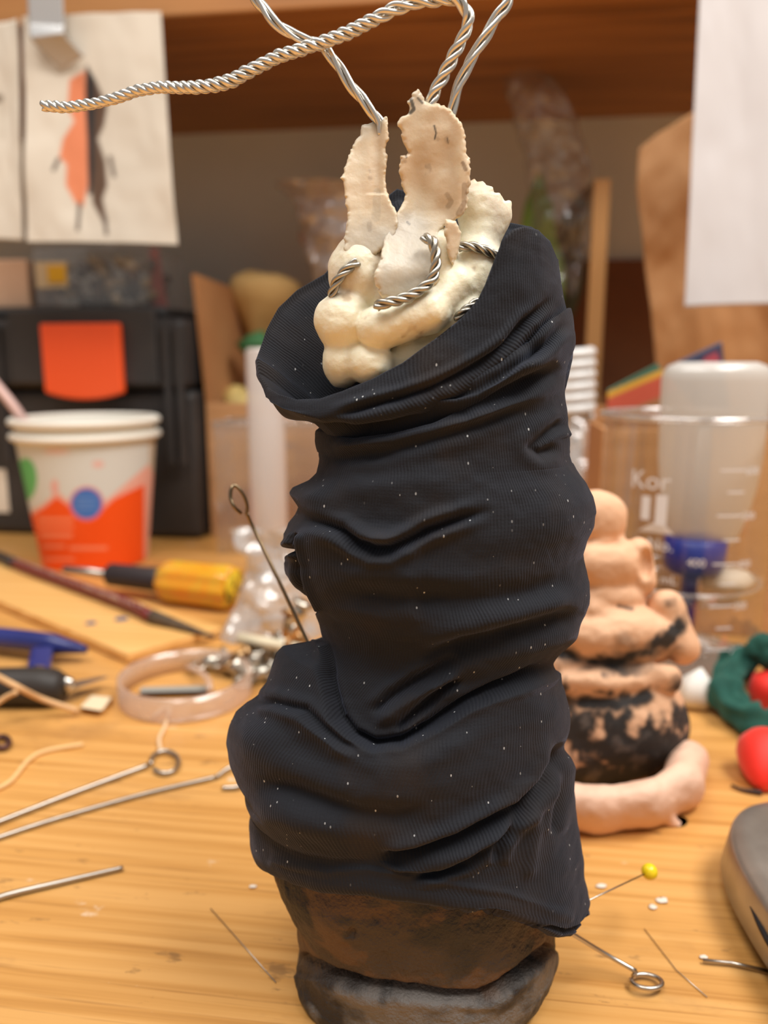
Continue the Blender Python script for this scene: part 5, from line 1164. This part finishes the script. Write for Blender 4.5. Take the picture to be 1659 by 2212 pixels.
# ------------------------------------------------------------------ second clay figure
Y1 = .278; S1 = float(np.linalg.norm(P(830, 1106, Y1) - P(831, 1106, Y1)))
bx0, bx1, by0, by1, bd0, bd1, bst = 1120, 1560, 1040, 1860, -190, 290, 4.0
gx, gy, gd = np.meshgrid(np.arange(bx0, bx1, bst), np.arange(by0, by1, bst), np.arange(bd0, bd1, bst), indexing='ij')
def clay_obj(name, sd, m, parent, colf=None):
    p, q = vdb_mesh(sd); a_, b_, d_ = bx0 + p[:, 0] * bst, by0 + p[:, 1] * bst, bd0 + p[:, 2] * bst
    v = P(a_, b_, Y1 - d_ * S1); v[:, 2] = np.maximum(v[:, 2], .0004)
    return obj(name, v, q[:, ::-1].copy(), m, parent, paint=colf(a_, b_, d_, v) if colf else None)
pp = np.stack([gx, gy, gd], -1); nz_ = fbm(pp / 45.0, 3, 61)
blk_ = smin(ell((1325, 1575, 0), (160, 128, 120)), ell((1400, 1560, 10), (84, 112, 90)), 20)
sd = smin(blk_, ell((1270, 1640, 10), (110, 70, 90)), 20)
sd = smin(sd, ell((1300, 1478, 20), (140, 46, 100)), 6)
sd = smin(sd, caps((1190, 1440, 40), (1440, 1470, 60), 34), 6)
sd = smin(sd, ell((1330, 1375, 10), (150, 72, 105)), 5)
sd = smin(sd, caps((1440, 1310, 20), (1476, 1400, 20), 38), 4)
sd = smin(sd, caps((1290, 1320, 60), (1390, 1400, 60), 30), 12)
sd = smin(sd, ell((1310, 1222, 20), (90, 62, 70)), 6)
sd = smin(sd, caps((1380, 1190, 25), (1392, 1255, 25), 28), 6)
sd = smin(sd, ell((1290, 1120, 10), (66, 62, 55)), 8)
sd = smin(sd, ell((1310, 1292, 10), (88, 46, 70)), 10); sd = smin(sd, ell((1300, 1168, 0), (52, 30, 44)), 8)
sd = smax(sd, -ell((1398, 1216, 62), (20, 34, 44), 8), 5)
sd = smax(sd, -ell((1345, 1168, 70), (58, 11, 34), -8), 6)
sd = sd + nz_ * 3
def c2(a_, b_, d_, v):
    n1 = fbm(v * 70, 5, 71); n2 = fbm(v * 190, 4, 72)
    pe = np.array(rgb(226, 180, 144)[:3]); bk = np.array(rgb(42, 40, 40)[:3]); gr = np.array(rgb(110, 100, 94)[:3])
    k = sstep(1400, 1500, b_ + n1 * 60) * sstep(-.35, .15, n1 + .5 * n2 + (b_ - 1500) / 300 + (a_ - 1330) / 500)
    d1, _ = polyline_d(a_, b_, [(1195, 1400), (1260, 1428), (1340, 1432), (1400, 1410), (1450, 1375), (1478, 1330), (1462, 1300)]); k = np.maximum(k, sstep(26, 6, d1 + n2 * 14) * sstep(-.8, -.1, n1))
    d2, _ = polyline_d(a_, b_, [(1190, 1500), (1260, 1520), (1350, 1520), (1400, 1500)]); k = np.maximum(k, sstep(22, 5, d2 + n2 * 12))
    d3, _ = polyline_d(a_, b_, [(1335, 1308), (1365, 1316)]); k = np.maximum(k, sstep(7, 2, d3 + n2 * 3) * .8)
    k = k[:, None]; c = pe * (1 - k) + bk * k; q = (sstep(.2, .9, n2 + .3 * n1) * k[:, 0] * .6)[:, None]; return c * (1 - q) + gr * q
t = thing('clay_figure', 'peach clay figure smeared with charcoal black, standing behind the sculpture', 'sculpture', (P(1330, 1600, Y1)[0], Y1, 0))
M_clay2 = painted('peach_clay', .75, bump=.0004, bscale=300)
obj('figure_body', *[None] * 0, **{}) if False else clay_obj('figure_body', sd, M_clay2, t, c2)
cl_ = caps((1130, 1728, 190), (1290, 1752, 214), 54)
cl_ = smin(cl_, caps((1290, 1752, 214), (1400, 1738, 205), 52), 16); cl_ = smin(cl_, caps((1400, 1738, 205), (1474, 1700, 150), 48), 16)
cl_ = smin(cl_, caps((1474, 1700, 150), (1484, 1645, 30), 46), 16)
cl_ = smin(cl_, caps((1440, 1765, 200), (1468, 1802, 190), 17), 8) + nz_ * 3
tag(clay_obj('clay_coil', cl_, noisy('pink_clay', rgb(226, 184, 158), rgb(234, 192, 166), 40, .7, .0002, 400), None), 'thick smooth pink clay coil curled round the foot of the clay figure', 'clay')
